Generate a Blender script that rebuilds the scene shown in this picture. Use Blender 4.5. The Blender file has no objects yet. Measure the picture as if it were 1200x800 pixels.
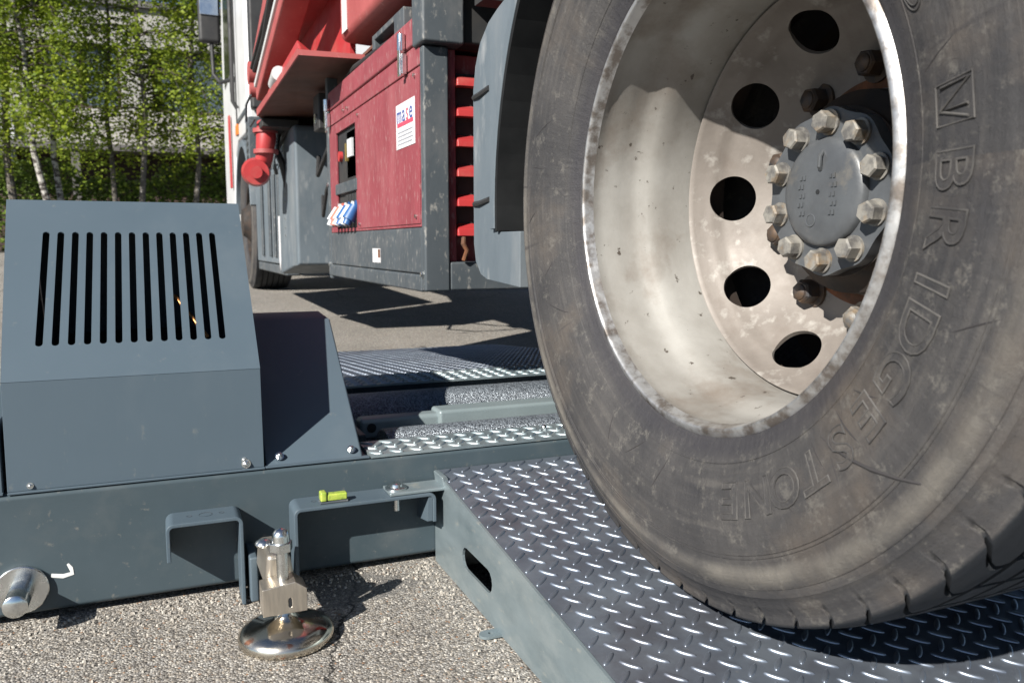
import bpy, bmesh, math, random
from mathutils import Vector, Matrix
from mathutils.geometry import tessellate_polygon
random.seed(7)
PI = math.pi
R = math.radians
sc = bpy.context.scene
col = sc.collection

# ------------------------------------------------------------------ materials
def new_mat(name):
    m = bpy.data.materials.new(name); m.use_nodes = True
    return m, m.node_tree.nodes, m.node_tree.links

def mat(name, c1, c2=None, rough=.5, metal=0., scale=8., detail=6., bump=0., bscale=60., lo=.35, hi=.65,
        spec=.5, rough2=None, c3=None, s3=2., lo3=.5, hi3=.7, coat=0., stretch=(1, 1, 1), dust=None, bdist=.002,
        dirt_up=0.):
    """procedural surface: two colours mixed by noise, third in big patches, roughness variation, bump"""
    m, N, L = new_mat(name)
    b = N['Principled BSDF']
    b.inputs['Metallic'].default_value = metal
    b.inputs['Specular IOR Level'].default_value = spec
    b.inputs['Coat Weight'].default_value = coat
    b.inputs['Coat Roughness'].default_value = .15
    tc = N.new('ShaderNodeTexCoord'); mp = N.new('ShaderNodeMapping')
    mp.inputs['Scale'].default_value = stretch
    L.new(tc.outputs['Object'], mp.inputs['Vector'])
    v = mp.outputs['Vector']
    def noise(s, d=6., r=.6):
        n = N.new('ShaderNodeTexNoise'); n.inputs['Scale'].default_value = s
        n.inputs['Detail'].default_value = d; n.inputs['Roughness'].default_value = r
        L.new(v, n.inputs['Vector']); return n.outputs['Fac']
    def ramp(src, a, z):
        r = N.new('ShaderNodeMapRange'); r.inputs['From Min'].default_value = a; r.inputs['From Max'].default_value = z
        L.new(src, r.inputs['Value']); return r.outputs['Result']
    def mix(f, a, z):
        x = N.new('ShaderNodeMix'); x.data_type = 'RGBA'
        L.new(f, x.inputs['Factor'])
        for k, s in (('A', a), ('B', z)):
            i = [q for q in x.inputs if q.name == k and q.type == 'RGBA'][0]
            if hasattr(s, 'links'): L.new(s, i)
            else: i.default_value = (*s, 1)
        return [o for o in x.outputs if o.type == 'RGBA'][0]
    c2 = c2 or tuple(x * .8 for x in c1)
    if metal < .5:
        kk = lambda c: tuple(x * .70 for x in c)
        c1, c2 = kk(c1), kk(c2)
        if c3: c3 = kk(c3)
        if dust: dust = (kk(dust[0]), *dust[1:])
    f = ramp(noise(scale, detail), lo, hi)
    c = mix(f, c1, c2)
    if c3: c = mix(ramp(noise(s3, 8, .65), lo3, hi3), c, c3)
    if dust: c = mix(ramp(noise(dust[1], 4), dust[2], dust[3]), c, dust[0])
    L.new(c, b.inputs['Base Color'])
    r2 = rough2 if rough2 is not None else min(1, rough + .15)
    mr = N.new('ShaderNodeMapRange'); L.new(noise(scale * 1.7, 5), mr.inputs['Value'])
    mr.inputs['From Min'].default_value = .3; mr.inputs['From Max'].default_value = .7
    mr.inputs['To Min'].default_value = rough; mr.inputs['To Max'].default_value = r2
    L.new(mr.outputs['Result'], b.inputs['Roughness'])
    if bump:
        bp = N.new('ShaderNodeBump'); bp.inputs['Strength'].default_value = bump
        bp.inputs['Distance'].default_value = bdist
        L.new(noise(bscale, 4), bp.inputs['Height']); L.new(bp.outputs['Normal'], b.inputs['Normal'])
    return m

def flat(name, c, rough=.5, metal=0., **k): return mat(name, c, tuple(x * .9 for x in c), rough, metal, **k)

M = {}
M['paint'] = mat('grey blue machine paint', (.088, .122, .152), (.078, .110, .138), .42, 0, 2.5, bump=.12, bscale=350, spec=.28, rough2=.52, bdist=.0006, c3=(.106, .138, .164), s3=3.2, stretch=(1, 1, .45),
                 dust=((.15, .17, .175), 70, .66, .80))
M['beam'] = mat('grey beam paint', (.068, .094, .110), (.054, .078, .092), .38, .0, 5, bump=.12, bscale=300, spec=.3, rough2=.52, bdist=.0006,
                c3=(.088, .108, .118), s3=9, dust=((.19, .19, .175), 60, .62, .78))
M['galv'] = mat('dipped steel', (.24, .29, .31), (.17, .215, .235), .30, .55, 7, rough2=.48, c3=(.29, .33, .34), s3=5, bump=.08, bscale=120, stretch=(1, 1, 2.5),
                dust=((.40, .40, .36), 30, .62, .8))
M['tread'] = mat('tread plate steel', (.25, .285, .335), (.17, .195, .24), .32, .72, 14, rough2=.42, c3=(.13, .13, .15), s3=5, lo3=.52, hi3=.74, bump=.1, bscale=200,
                 dust=((.30, .31, .32), 60, .64, .8), bdist=.0006)
M['chrome'] = mat('bright zinc', (.75, .76, .74), (.6, .62, .62), .16, 1., 30, rough2=.32, bump=.1, bscale=160, bdist=.0006)
M['stain'] = mat('polished stainless', (.62, .58, .50), (.46, .42, .36), .10, 1., 14, rough2=.3, c3=(.42, .20, .13), s3=24, lo3=.66, hi3=.70, bump=.1, bscale=60, bdist=.001)
M['block'] = mat('machined block', (.52, .47, .40), (.42, .38, .33), .32, .9, 30, rough2=.45, bump=.1, bscale=200, stretch=(8, 1, 1), bdist=.0005)
M['dark'] = flat('dark interior', (.012, .013, .015), .6)
M['liner'] = mat('black liner rubber', (.010, .011, .012), (.018, .019, .02), .7, 0, 12, rough2=.9, spec=.15)
M['black'] = mat('black plastic', (.018, .018, .02), (.03, .03, .03), .5, 0, 12, rough2=.7)
M['copper'] = flat('copper stripe metal', (.45, .20, .07), .35, .8)
M['whitemark'] = flat('white paint marker', (.85, .86, .85), .5)
M['green'] = mat('green level fluid', (.36, .50, .06), (.50, .58, .10), .2, 0, 90, coat=.5, c3=(.20, .30, .05), s3=120)
M['red'] = mat('weathered red paint', (.30, .065, .080), (.235, .048, .060), .5, 0, 9, rough2=.7, c3=(.35, .115, .125), s3=4, bump=.15, bscale=260, stretch=(1, 1, .35), spec=.3,
               dust=((.36, .19, .19), 80, .56, .70), bdist=.0008)
M['redbright'] = mat('bright red paint', (.48, .040, .042), (.42, .04, .045), .35, 0, 6, rough2=.5, c3=(.50, .12, .10), s3=6)
M['redboom'] = mat('faded red boom paint', (.44, .105, .10), (.35, .075, .072), .45, 0, 4, rough2=.6, c3=(.34, .045, .05), s3=3, dust=((.55, .27, .25), 40, .62, .8))
M['brown'] = mat('dark brown underside paint', (.10, .045, .032), (.17, .07, .045), .6, 0, 5, c3=(.07, .035, .028), s3=3)  # mottled dark brown for the tray and underside sheet
M['framegrey'] = mat('scratched frame paint', (.085, .10, .112), (.064, .077, .088), .5, .0, 7, rough2=.65, c3=(.13, .135, .14), s3=9, bump=.2, bscale=200, spec=.3,
                     dust=((.27, .265, .25), 70, .58, .72), stretch=(1, 1, .5), bdist=.0008)
M['plastic'] = mat('weathered grey plastic', (.15, .18, .205), (.11, .137, .16), .5, 0, 6, rough2=.65, c3=(.19, .21, .225), s3=5, bump=.3, bscale=90, spec=.3,
                   dust=((.30, .315, .325), 22, .58, .80), stretch=(1, 1, .4), bdist=.0015)
M['chassis'] = mat('black chassis paint', (.02, .022, .025), (.04, .038, .035), .55, .1, 9)
M['rust'] = mat('rusty iron', (.23, .085, .035), (.10, .05, .03), .8, .1, 40, bump=.4, bscale=120)
M['drum'] = mat('drum iron and rim shade', (.022, .020, .019), (.055, .036, .026), .7, .3, 20)  # iron colour, also used to paint shade onto the rim backs
M['rimlip'] = mat('worn rim lip', (.40, .40, .40), (.17, .15, .135), .32, .75, 45, rough2=.5, c3=(.17, .14, .115), s3=14, bump=.25, bscale=150, lo=.45, hi=.62, bdist=.001)
M['rim'] = mat('dusty silver rim paint', (.41, .40, .375), (.29, .275, .25), .42, .12, 7, rough2=.6, c3=(.20, .165, .135), s3=8, lo3=.50, hi3=.72, bump=.25, bscale=90,
               dust=((.09, .075, .062), 60, .66, .71), bdist=.001)
M['disc'] = mat('brown dusted wheel disc', (.235, .208, .185), (.17, .148, .13), .5, .1, 9, rough2=.68, c3=(.16, .13, .11), s3=12, bump=.3, bscale=90, lo=.42, hi=.66, lo3=.54, hi3=.76,
                dust=((.38, .36, .33), 34, .57, .74), bdist=.001)
M['hub'] = mat('grey hub paint', (.105, .113, .122), (.075, .08, .087), .32, .1, 20, rough2=.5, bump=.3, bscale=140, c3=(.18, .165, .14), s3=14, lo3=.56, hi3=.72, bdist=.001)
M['nut'] = mat('worn bolt head', (.30, .285, .255), (.13, .125, .12), .45, .2, 45, rough2=.6, bump=.4, bscale=200, c3=(.27, .19, .11), s3=38, bdist=.001, lo=.42, hi=.6)
M['nutdark'] = mat('dark rusty wheel nut', (.05, .05, .055), (.12, .075, .045), .5, .4, 50)  # dark nut colour mottled with rust brown
M['white'] = mat('white cab paint', (.78, .79, .80), (.72, .73, .74), .3, 0, 4, coat=.3)
M['glassdark'] = flat('dark window glass', (.02, .025, .03), .05, 0, spec=.9)
M['mirrorface'] = flat('mirror housing sheen', (.45, .50, .55), .12, .9)
M['orange'] = flat('orange marker', (.85, .22, .03), .3)
M['sleeve'] = mat('milky roller sleeve', (.27, .33, .345), (.22, .275, .29), .35, .2, 4, rough2=.5)
M['label'] = mat('white sticker', (.78, .77, .78), (.72, .70, .72), .45, 0, 30)
M['blue'] = flat('blue ink', (.05, .09, .33), .5)
M['inkred'] = flat('red ink', (.75, .08, .14), .5)
M['inkgrey'] = flat('grey ink', (.36, .38, .42), .5)
M['socketblue'] = flat('blue plug', (.02, .11, .32), .35)
M['socketwhite'] = flat('white plug', (.70, .72, .74), .35)
M['socketred'] = flat('red plug', (.62, .16, .11), .35)
M['brass'] = flat('brass valve', (.70, .52, .18), .3, .9)
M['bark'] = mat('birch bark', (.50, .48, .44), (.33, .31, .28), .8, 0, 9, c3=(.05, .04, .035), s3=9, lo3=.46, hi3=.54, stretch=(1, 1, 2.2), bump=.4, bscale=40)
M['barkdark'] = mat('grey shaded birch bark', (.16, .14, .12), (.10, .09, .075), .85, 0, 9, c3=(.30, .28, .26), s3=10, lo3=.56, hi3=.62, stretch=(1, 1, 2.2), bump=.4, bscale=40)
M['twig'] = flat('brown twig', (.055, .04, .03), .8)
M['concrete'] = mat('pale concrete band', (.58, .56, .52), (.44, .42, .39), .85, 0, 1.5, c3=(.50, .47, .43), s3=2)
M['brickdark'] = mat('brown cladding', (.085, .05, .042), (.06, .038, .034), .8, 0, 3)
M['render'] = mat('pale render wall', (.50, .49, .46), (.40, .39, .365), .85, 0, 1.2)
M['wframe'] = flat('brown window frame', (.07, .045, .035), .5)
M['roofm'] = flat('roof edge metal', (.16, .15, .15), .5)
M['wing'] = flat('window pane', (.10, .13, .16), .08, 0, spec=.9)

def leafmat(name, c1, c2, tr=.45):
    m, N, L = new_mat(name)
    N.remove(N['Principled BSDF'])
    out = N['Material Output']
    geo = N.new('ShaderNodeNewGeometry')
    cr = N.new('ShaderNodeMix'); cr.data_type = 'RGBA'
    A = [i for i in cr.inputs if i.type == 'RGBA']
    A[0].default_value = (*c1, 1); A[1].default_value = (*c2, 1)
    L.new(geo.outputs['Random Per Island'], cr.inputs['Factor'])
    c = [o for o in cr.outputs if o.type == 'RGBA'][0]
    d = N.new('ShaderNodeBsdfPrincipled'); d.inputs['Roughness'].default_value = .55
    d.inputs['Specular IOR Level'].default_value = .3
    t = N.new('ShaderNodeBsdfTranslucent'); mx = N.new('ShaderNodeMixShader'); mx.inputs['Fac'].default_value = tr
    L.new(c, d.inputs['Base Color']); L.new(c, t.inputs['Color'])
    L.new(d.outputs['BSDF'], mx.inputs[1]); L.new(t.outputs['BSDF'], mx.inputs[2])
    L.new(mx.outputs['Shader'], out.inputs['Surface'])
    return m
M['leaf1'] = leafmat('spring birch leaf', (.30, .36, .035), (.15, .22, .022), .5)
M['leaf2'] = leafmat('darker birch leaf', (.24, .30, .030), (.11, .17, .018), .5)
M['hedge'] = leafmat('hedge leaf', (.22, .31, .05), (.045, .085, .018), .35)

M['grain'] = mat('loose stone', (.55, .52, .46), (.26, .23, .20), .8, 0, 300, lo=.4, hi=.6)
# asphalt with exposed chippings
def asphalt():
    m, N, L = new_mat('chipping asphalt'); b = N['Principled BSDF']; b.inputs['Roughness'].default_value = .82
    b.inputs['Specular IOR Level'].default_value = .35
    tc = N.new('ShaderNodeTexCoord')
    def vor(s, feat='F1'):
        v = N.new('ShaderNodeTexVoronoi'); v.inputs['Scale'].default_value = s; v.feature = feat
        L.new(tc.outputs['Object'], v.inputs['Vector']); return v
    def noi(s, d=4, r=.6):
        n = N.new('ShaderNodeTexNoise'); n.inputs['Scale'].default_value = s; n.inputs['Detail'].default_value = d
        n.inputs['Roughness'].default_value = r
        L.new(tc.outputs['Object'], n.inputs['Vector']); return n.outputs['Fac']
    def mr(s, a, z, c=0., d=1.):
        r = N.new('ShaderNodeMapRange'); L.new(s, r.inputs['Value'])
        for k, q in zip(('From Min', 'From Max', 'To Min', 'To Max'), (a, z, c, d)): r.inputs[k].default_value = q
        return r.outputs['Result']
    def mix(f, a, z, mode='MIX'):
        x = N.new('ShaderNodeMix'); x.data_type = 'RGBA'; x.blend_type = mode
        if hasattr(f, 'links'): L.new(f, x.inputs['Factor'])
        else: x.inputs['Factor'].default_value = f
        ii = [q for q in x.inputs if q.type == 'RGBA']
        for i, s in zip(ii, (a, z)):
            if hasattr(s, 'links'): L.new(s, i)
            else: i.default_value = (*s, 1)
        return [o for o in x.outputs if o.type == 'RGBA'][0]
    v1 = vor(300); v2 = vor(620)
    sep = N.new('ShaderNodeSeparateColor'); L.new(v1.outputs['Color'], sep.inputs['Color'])
    cr = N.new('ShaderNodeValToRGB'); L.new(sep.outputs['Red'], cr.inputs['Fac'])
    e = cr.color_ramp.elements
    e[0].position = 0; e[0].color = (.10, .09, .082, 1); e[1].position = 1; e[1].color = (.70, .65, .57, 1)
    for p, c in ((.2, (.20, .185, .165, 1)), (.45, (.33, .31, .28, 1)), (.6, (.40, .35, .285, 1)), (.72, (.27, .26, .25, 1)), (.88, (.50, .48, .44, 1))):
        q = e.new(p); q.color = c
    # rare rust coloured and white chips
    rare = mr(sep.outputs['Green'], .985, .986)
    c = mix(rare, cr.outputs['Color'], (.33, .19, .11))
    gap = mr(v1.outputs['Distance'], .52, .95, 0, .8)
    c = mix(gap, c, (.075, .068, .06))
    fine = mr(v2.outputs['Distance'], .45, .8, 0, .45)
    c = mix(fine, c, (.10, .09, .08))
    big = mr(noi(1.1, 7, .7), .35, .7, .64, .88)
    bc = N.new('ShaderNodeCombineColor')
    for k in ('Red', 'Green', 'Blue'): L.new(big, bc.inputs[k])
    big_ = big
    c = mix(1., c, bc.outputs['Color'], 'MULTIPLY')
    # dark stains with a shape of their own
    st = mr(noi(2.2, 5, .6), .60, .74, 0, .45)
    c = mix(st, c, (.085, .08, .078))
    # hairline cracks
    vc = N.new('ShaderNodeTexVoronoi'); vc.feature = 'DISTANCE_TO_EDGE'; vc.inputs['Scale'].default_value = .9
    nz = N.new('ShaderNodeTexNoise'); nz.inputs['Scale'].default_value = 14; nz.inputs['Detail'].default_value = 4
    L.new(tc.outputs['Object'], nz.inputs['Vector'])
    ad = N.new('ShaderNodeVectorMath'); ad.operation = 'MULTIPLY_ADD'
    L.new(nz.outputs['Color'], ad.inputs[0]); ad.inputs[1].default_value = (.11, .11, 0); L.new(tc.outputs['Object'], ad.inputs[2])
    L.new(ad.outputs[0], vc.inputs['Vector'])
    ck0 = mr(vc.outputs['Distance'], .0015, .005, 1, 0); ckm = mr(noi(.9, 3), .52, .58)
    ckn = N.new('ShaderNodeMath'); ckn.operation = 'MULTIPLY'; L.new(ck0, ckn.inputs[0]); L.new(ckm, ckn.inputs[1]); ck = ckn.outputs[0]
    c = mix(ck, c, (.045, .042, .04))
    L.new(c, b.inputs['Base Color'])
    # one open crack beside the levelling foot and a rough patch with shadow painted in
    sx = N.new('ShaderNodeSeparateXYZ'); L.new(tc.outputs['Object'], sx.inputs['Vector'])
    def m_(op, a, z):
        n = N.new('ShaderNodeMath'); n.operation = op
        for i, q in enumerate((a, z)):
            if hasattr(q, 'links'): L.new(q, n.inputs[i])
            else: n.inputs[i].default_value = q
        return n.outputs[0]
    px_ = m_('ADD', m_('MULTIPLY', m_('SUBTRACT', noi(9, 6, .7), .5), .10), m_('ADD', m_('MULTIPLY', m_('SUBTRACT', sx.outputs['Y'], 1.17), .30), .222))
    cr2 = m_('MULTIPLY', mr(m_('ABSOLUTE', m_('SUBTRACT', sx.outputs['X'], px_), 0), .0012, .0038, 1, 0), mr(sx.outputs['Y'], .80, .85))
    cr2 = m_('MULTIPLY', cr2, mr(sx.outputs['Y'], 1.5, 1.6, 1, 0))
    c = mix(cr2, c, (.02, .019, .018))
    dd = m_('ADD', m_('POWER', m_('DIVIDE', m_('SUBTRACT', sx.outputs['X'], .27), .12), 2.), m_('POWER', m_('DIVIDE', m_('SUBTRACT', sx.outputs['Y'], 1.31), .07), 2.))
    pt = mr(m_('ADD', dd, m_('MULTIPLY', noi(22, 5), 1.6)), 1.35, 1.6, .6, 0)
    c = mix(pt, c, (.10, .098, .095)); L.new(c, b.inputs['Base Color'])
    # height
    h1 = mr(v1.outputs['Distance'], 0, .9, 1, 0)
    mm = N.new('ShaderNodeMath'); mm.operation = 'MULTIPLY_ADD'; L.new(h1, mm.inputs[0]); mm.inputs[1].default_value = 1.
    L.new(mr(sep.outputs['Blue'], 0, 1, 0, .7), mm.inputs[2])
    m2 = N.new('ShaderNodeMath'); m2.operation = 'SUBTRACT'; L.new(mm.outputs[0], m2.inputs[0]); L.new(ck, m2.inputs[1])
    bp = N.new('ShaderNodeBump'); bp.inputs['Strength'].default_value = .7; bp.inputs['Distance'].default_value = .0026
    L.new(m2.outputs[0], bp.inputs['Height']); L.new(bp.outputs['Normal'], b.inputs['Normal'])
    return m
M['asphalt'] = asphalt()

def grit():
    m, N, L = new_mat('roller grit coat'); b = N['Principled BSDF']
    tc = N.new('ShaderNodeTexCoord')
    v = N.new('ShaderNodeTexVoronoi'); v.inputs['Scale'].default_value = 300; L.new(tc.outputs['Object'], v.inputs['Vector'])
    cr = N.new('ShaderNodeValToRGB'); L.new(v.outputs['Color'], cr.inputs['Fac'])
    e = cr.color_ramp.elements; e[0].position = .15; e[0].color = (.05, .058, .07, 1); e[1].position = .95; e[1].color = (.25, .285, .32, 1)
    L.new(cr.outputs['Color'], b.inputs['Base Color'])
    b.inputs['Metallic'].default_value = .3; b.inputs['Roughness'].default_value = .32
    bp = N.new('ShaderNodeBump'); bp.invert = True; bp.inputs['Strength'].default_value = 1.; bp.inputs['Distance'].default_value = .003
    L.new(v.outputs['Distance'], bp.inputs['Height']); L.new(bp.outputs['Normal'], b.inputs['Normal'])
    return m
M['grit'] = grit()

def rubber():
    """dusty tyre rubber: radius dependent scuff rings, brown dust patches, radial hair cracks"""
    m, N, L = new_mat('dusty tyre rubber'); b = N['Principled BSDF']
    b.inputs['Specular IOR Level'].default_value = .35
    tc = N.new('ShaderNodeTexCoord')
    sp = N.new('ShaderNodeSeparateXYZ'); L.new(tc.outputs['Object'], sp.inputs['Vector'])
    def math_(op, a, z=None, cl=False):
        n = N.new('ShaderNodeMath'); n.operation = op; n.use_clamp = cl
        for i, s in enumerate((a, z)):
            if s is None: continue
            if hasattr(s, 'links'): L.new(s, n.inputs[i])
            else: n.inputs[i].default_value = s
        return n.outputs[0]
    r = math_('SQRT', math_('ADD', math_('MULTIPLY', sp.outputs['Y'], sp.outputs['Y']), math_('MULTIPLY', sp.outputs['Z'], sp.outputs['Z'])))
    ang = math_('ARCTAN2', sp.outputs['Z'], sp.outputs['Y'])
    pol = N.new('ShaderNodeCombineXYZ'); L.new(math_('MULTIPLY', ang, .40), pol.inputs['X']); L.new(r, pol.inputs['Y']); L.new(sp.outputs['X'], pol.inputs['Z'])
    def noi(s, d=6, rr=.62, vec=None, sc3=(1, 1, 1)):
        mp = N.new('ShaderNodeMapping'); mp.inputs['Scale'].default_value = sc3
        L.new(vec or pol.outputs[0], mp.inputs['Vector'])
        n = N.new('ShaderNodeTexNoise'); n.inputs['Scale'].default_value = s; n.inputs['Detail'].default_value = d
        n.inputs['Roughness'].default_value = rr; L.new(mp.outputs[0], n.inputs['Vector']); return n.outputs['Fac']
    def mr(s, a, z, c=0., d=1.):
        q = N.new('ShaderNodeMapRange'); L.new(s, q.inputs['Value'])
        for k, w in zip(('From Min', 'From Max', 'To Min', 'To Max'), (a, z, c, d)): q.inputs[k].default_value = w
        return q.outputs['Result']
    def mix(f, a, z):
        x = N.new('ShaderNodeMix'); x.data_type = 'RGBA'; L.new(f, x.inputs['Factor'])
        ii = [q for q in x.inputs if q.type == 'RGBA']
        for i, s in zip(ii, (a, z)):
            if hasattr(s, 'links'): L.new(s, i)
            else: i.default_value = (*s, 1)
        return [o for o in x.outputs if o.type == 'RGBA'][0]
    c = mix(mr(noi(7), .35, .65), (.026, .0255, .027), (.048, .0455, .045))
    c = mix(mr(noi(5, 7), .5, .72), c, (.075, .062, .051))
    c = mix(mr(noi(3.6, 7, .72, sc3=(.6, 1, 1)), .50, .62, 0, .75), c, (.020, .020, .023))
    # concentric scuffs
    c = mix(math_('MULTIPLY', math_('MULTIPLY', mr(noi(60, 3, .5, sc3=(.10, 1.6, 1)), .50, .68), mr(noi(6, 5), .42, .62)), .35), c, (.10, .092, .083))
    # dusty ring on the side rib
    ring = math_('MULTIPLY', mr(math_('ABSOLUTE', math_('SUBTRACT', r, .452)), .004, .014, 1, 0), mr(noi(9, 6), .35, .62))
    c = mix(math_('MULTIPLY', ring, .8), c, (.125, .115, .10))
    c = mix(mr(noi(34, 9, .85), .54, .62, 0, .6), c, (.11, .103, .092))
    # dark clean band next to the rim
    c = mix(mr(math_('ADD', r, math_('MULTIPLY', noi(12), .02)), .322, .338, .75, 0), c, (.024, .023, .027))
    # fine radial scratches
    c = mix(mr(noi(30, 2, .4, sc3=(3., .10, 1)), .68, .74, 0, .6), c, (.028, .026, .027))
    # running surface cleaner than the dusty wall, with its shade painted in darker
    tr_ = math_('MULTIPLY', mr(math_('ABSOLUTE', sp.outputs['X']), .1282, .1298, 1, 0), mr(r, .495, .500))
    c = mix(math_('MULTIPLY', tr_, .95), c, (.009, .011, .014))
    L.new(c, b.inputs['Base Color'])
    L.new(mr(noi(20), .3, .7, .58, .8), b.inputs['Roughness'])
    bp = N.new('ShaderNodeBump'); bp.inputs['Strength'].default_value = .7; bp.inputs['Distance'].default_value = .0025
    L.new(math_('ADD', math_('ADD', noi(70, 8, .8), math_('MULTIPLY', noi(60, 3, .5, sc3=(.06, 1.6, 1)), .8)), math_('MULTIPLY', noi(30, 2, .4, sc3=(3., .1, 1)), .5)), bp.inputs['Height'])
    L.new(bp.outputs['Normal'], b.inputs['Normal'])
    return m
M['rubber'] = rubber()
M['dustyedge'] = mat('dust caught on lettering', (.10, .094, .088), (.035, .033, .033), .7, 0, 14, rough2=.85, lo=.42, hi=.6, bump=.3, bscale=200, bdist=.0008)
M['crack'] = flat('dark rubber gash', (.03, .027, .028), .7)

# ------------------------------------------------------------------ mesh helpers
def ob(name, bm, m, parent=None, loc=(0, 0, 0), smooth=False, bev=0., seg=2, auto=35, mats=None):
    me = bpy.data.meshes.new(name)
    bmesh.ops.recalc_face_normals(bm, faces=bm.faces)
    bm.to_mesh(me); bm.free()
    for x in (mats or [m]): me.materials.append(M[x] if isinstance(x, str) else x)
    o = bpy.data.objects.new(name, me); col.objects.link(o); o.location = loc
    if parent: o.parent = parent
    if bev:
        b = o.modifiers.new('bevel', 'BEVEL'); b.width = bev; b.segments = seg; b.limit_method = 'ANGLE'; b.angle_limit = R(35)
        b.harden_normals = False
    if smooth or bev:
        me.polygons.foreach_set('use_smooth', [True] * len(me.polygons))
        if not bev:
            me.set_sharp_from_angle(angle=R(auto))
        else:
            w = o.modifiers.new('wn', 'WEIGHTED_NORMAL'); w.keep_sharp = True
    return o
def thing(name, label, cat, loc=(0, 0, 0), group=None):
    o = bpy.data.objects.new(name, None); col.objects.link(o); o.location = loc; o.empty_display_size = .1
    o['label'] = label; o['category'] = cat
    if group: o['group'] = group
    return o
def tag(o, label, cat, group=None):
    o['label'] = label; o['category'] = cat
    if group: o['group'] = group
    return o
def box(bm, x0, x1, y0, y1, z0, z1):
    v = [bm.verts.new(p) for p in ((x0, y0, z0), (x1, y0, z0), (x1, y1, z0), (x0, y1, z0), (x0, y0, z1), (x1, y0, z1), (x1, y1, z1), (x0, y1, z1))]
    for f in ((0, 3, 2, 1), (4, 5, 6, 7), (0, 1, 5, 4), (1, 2, 6, 5), (2, 3, 7, 6), (3, 0, 4, 7)): bm.faces.new([v[i] for i in f])
    return v
def hexa(bm, pts):
    v = [bm.verts.new(p) for p in pts]
    for f in ((0, 3, 2, 1), (4, 5, 6, 7), (0, 1, 5, 4), (1, 2, 6, 5), (2, 3, 7, 6), (3, 0, 4, 7)): bm.faces.new([v[i] for i in f])
def frame_from(d):
    d = Vector(d).normalized(); a = Vector((0, 0, 1)) if abs(d.z) < .9 else Vector((1, 0, 0))
    u = d.cross(a).normalized(); return u, d.cross(u).normalized(), d
def lathe(bm, prof, axis='x', center=(0, 0, 0), n=48, a0=0, cap0=False, cap1=False):
    """prof: (t along axis, radius)"""
    rings = []
    c = Vector(center)
    for t, r in prof:
        ring = []
        for i in range(n):
            a = a0 + 2 * PI * i / n; p, q = r * math.cos(a), r * math.sin(a)
            if axis == 'x': v = Vector((t, p, q))
            elif axis == 'y': v = Vector((p, t, q))
            else: v = Vector((p, q, t))
            ring.append(bm.verts.new(c + v))
        rings.append(ring)
    for a, b in zip(rings, rings[1:]):
        for i in range(n):
            j = (i + 1) % n; bm.faces.new((a[i], a[j], b[j], b[i]))
    if cap0: bm.faces.new(rings[0])
    if cap1: bm.faces.new(rings[-1])
    return rings
def cyl(bm, p0, p1, r0, r1=None, n=24, caps=True):
    r1 = r0 if r1 is None else r1
    p0, p1 = Vector(p0), Vector(p1); u, w, d = frame_from(p1 - p0)
    A = [bm.verts.new(p0 + (u * math.cos(2 * PI * i / n) + w * math.sin(2 * PI * i / n)) * r0) for i in range(n)]
    B = [bm.verts.new(p1 + (u * math.cos(2 * PI * i / n) + w * math.sin(2 * PI * i / n)) * r1) for i in range(n)]
    for i in range(n):
        j = (i + 1) % n; bm.faces.new((A[i], A[j], B[j], B[i]))
    if caps: bm.faces.new(A); bm.faces.new(B)
def tube(bm, pts, rad, n=8):
    pts = [Vector(p) for p in pts]
    rad = rad if isinstance(rad, (list, tuple)) else [rad] * len(pts)
    prev = None
    u, w, d = frame_from(pts[1] - pts[0])
    rings = []
    for i, p in enumerate(pts):
        t = (pts[min(i + 1, len(pts) - 1)] - pts[max(i - 1, 0)]).normalized()
        u = (u - t * u.dot(t)).normalized(); w = t.cross(u)
        rings.append([bm.verts.new(p + (u * math.cos(2 * PI * k / n) + w * math.sin(2 * PI * k / n)) * rad[i]) for k in range(n)])
    for a, b in zip(rings, rings[1:]):
        for k in range(n):
            j = (k + 1) % n; bm.faces.new((a[k], a[j], b[j], b[k]))
    bm.faces.new(rings[0]); bm.faces.new(rings[-1])
def prism(bm, poly, o, u, v, w, t, holes=()):
    """extruded polygon (with holes) : points o + a*u + b*v, thickness t along w"""
    o, u, v, w = Vector(o), Vector(u), Vector(v), Vector(w)
    loops = [list(poly)] + [list(h) for h in holes]
    flatl = [p for l in loops for p in l]
    tri = tessellate_polygon([[Vector((p[0], p[1], 0)) for p in l] for l in loops])
    A = [bm.verts.new(o + u * p[0] + v * p[1]) for p in flatl]
    B = [bm.verts.new(o + u * p[0] + v * p[1] + w * t) for p in flatl]
    for a, b, c in tri:
        try:
            bm.faces.new((A[a], A[b], A[c])); bm.faces.new((B[c], B[b], B[a]))
        except ValueError: pass
    k = 0
    for l in loops:
        n = len(l)
        for i in range(n):
            j = (i + 1) % n; bm.faces.new((A[k + i], A[k + j], B[k + j], B[k + i]))
        k += n
def slot(cx, cy, hl, r, ang=PI / 2, n=6):
    """rounded slot polygon, half length hl between arc centres"""
    P = []
    for s in (0, 1):
        for i in range(n + 1):
            a = (-PI / 2 + PI * i / n) + s * PI
            x = (hl if s == 0 else -hl) + r * math.cos(a); y = r * math.sin(a)
            P.append((cx + x * math.cos(ang) - y * math.sin(ang), cy + x * math.sin(ang) + y * math.cos(ang)))
    return P
def circ(cx, cy, r, n=20): return [(cx + r * math.cos(2 * PI * i / n), cy + r * math.sin(2 * PI * i / n)) for i in range(n)]
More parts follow.
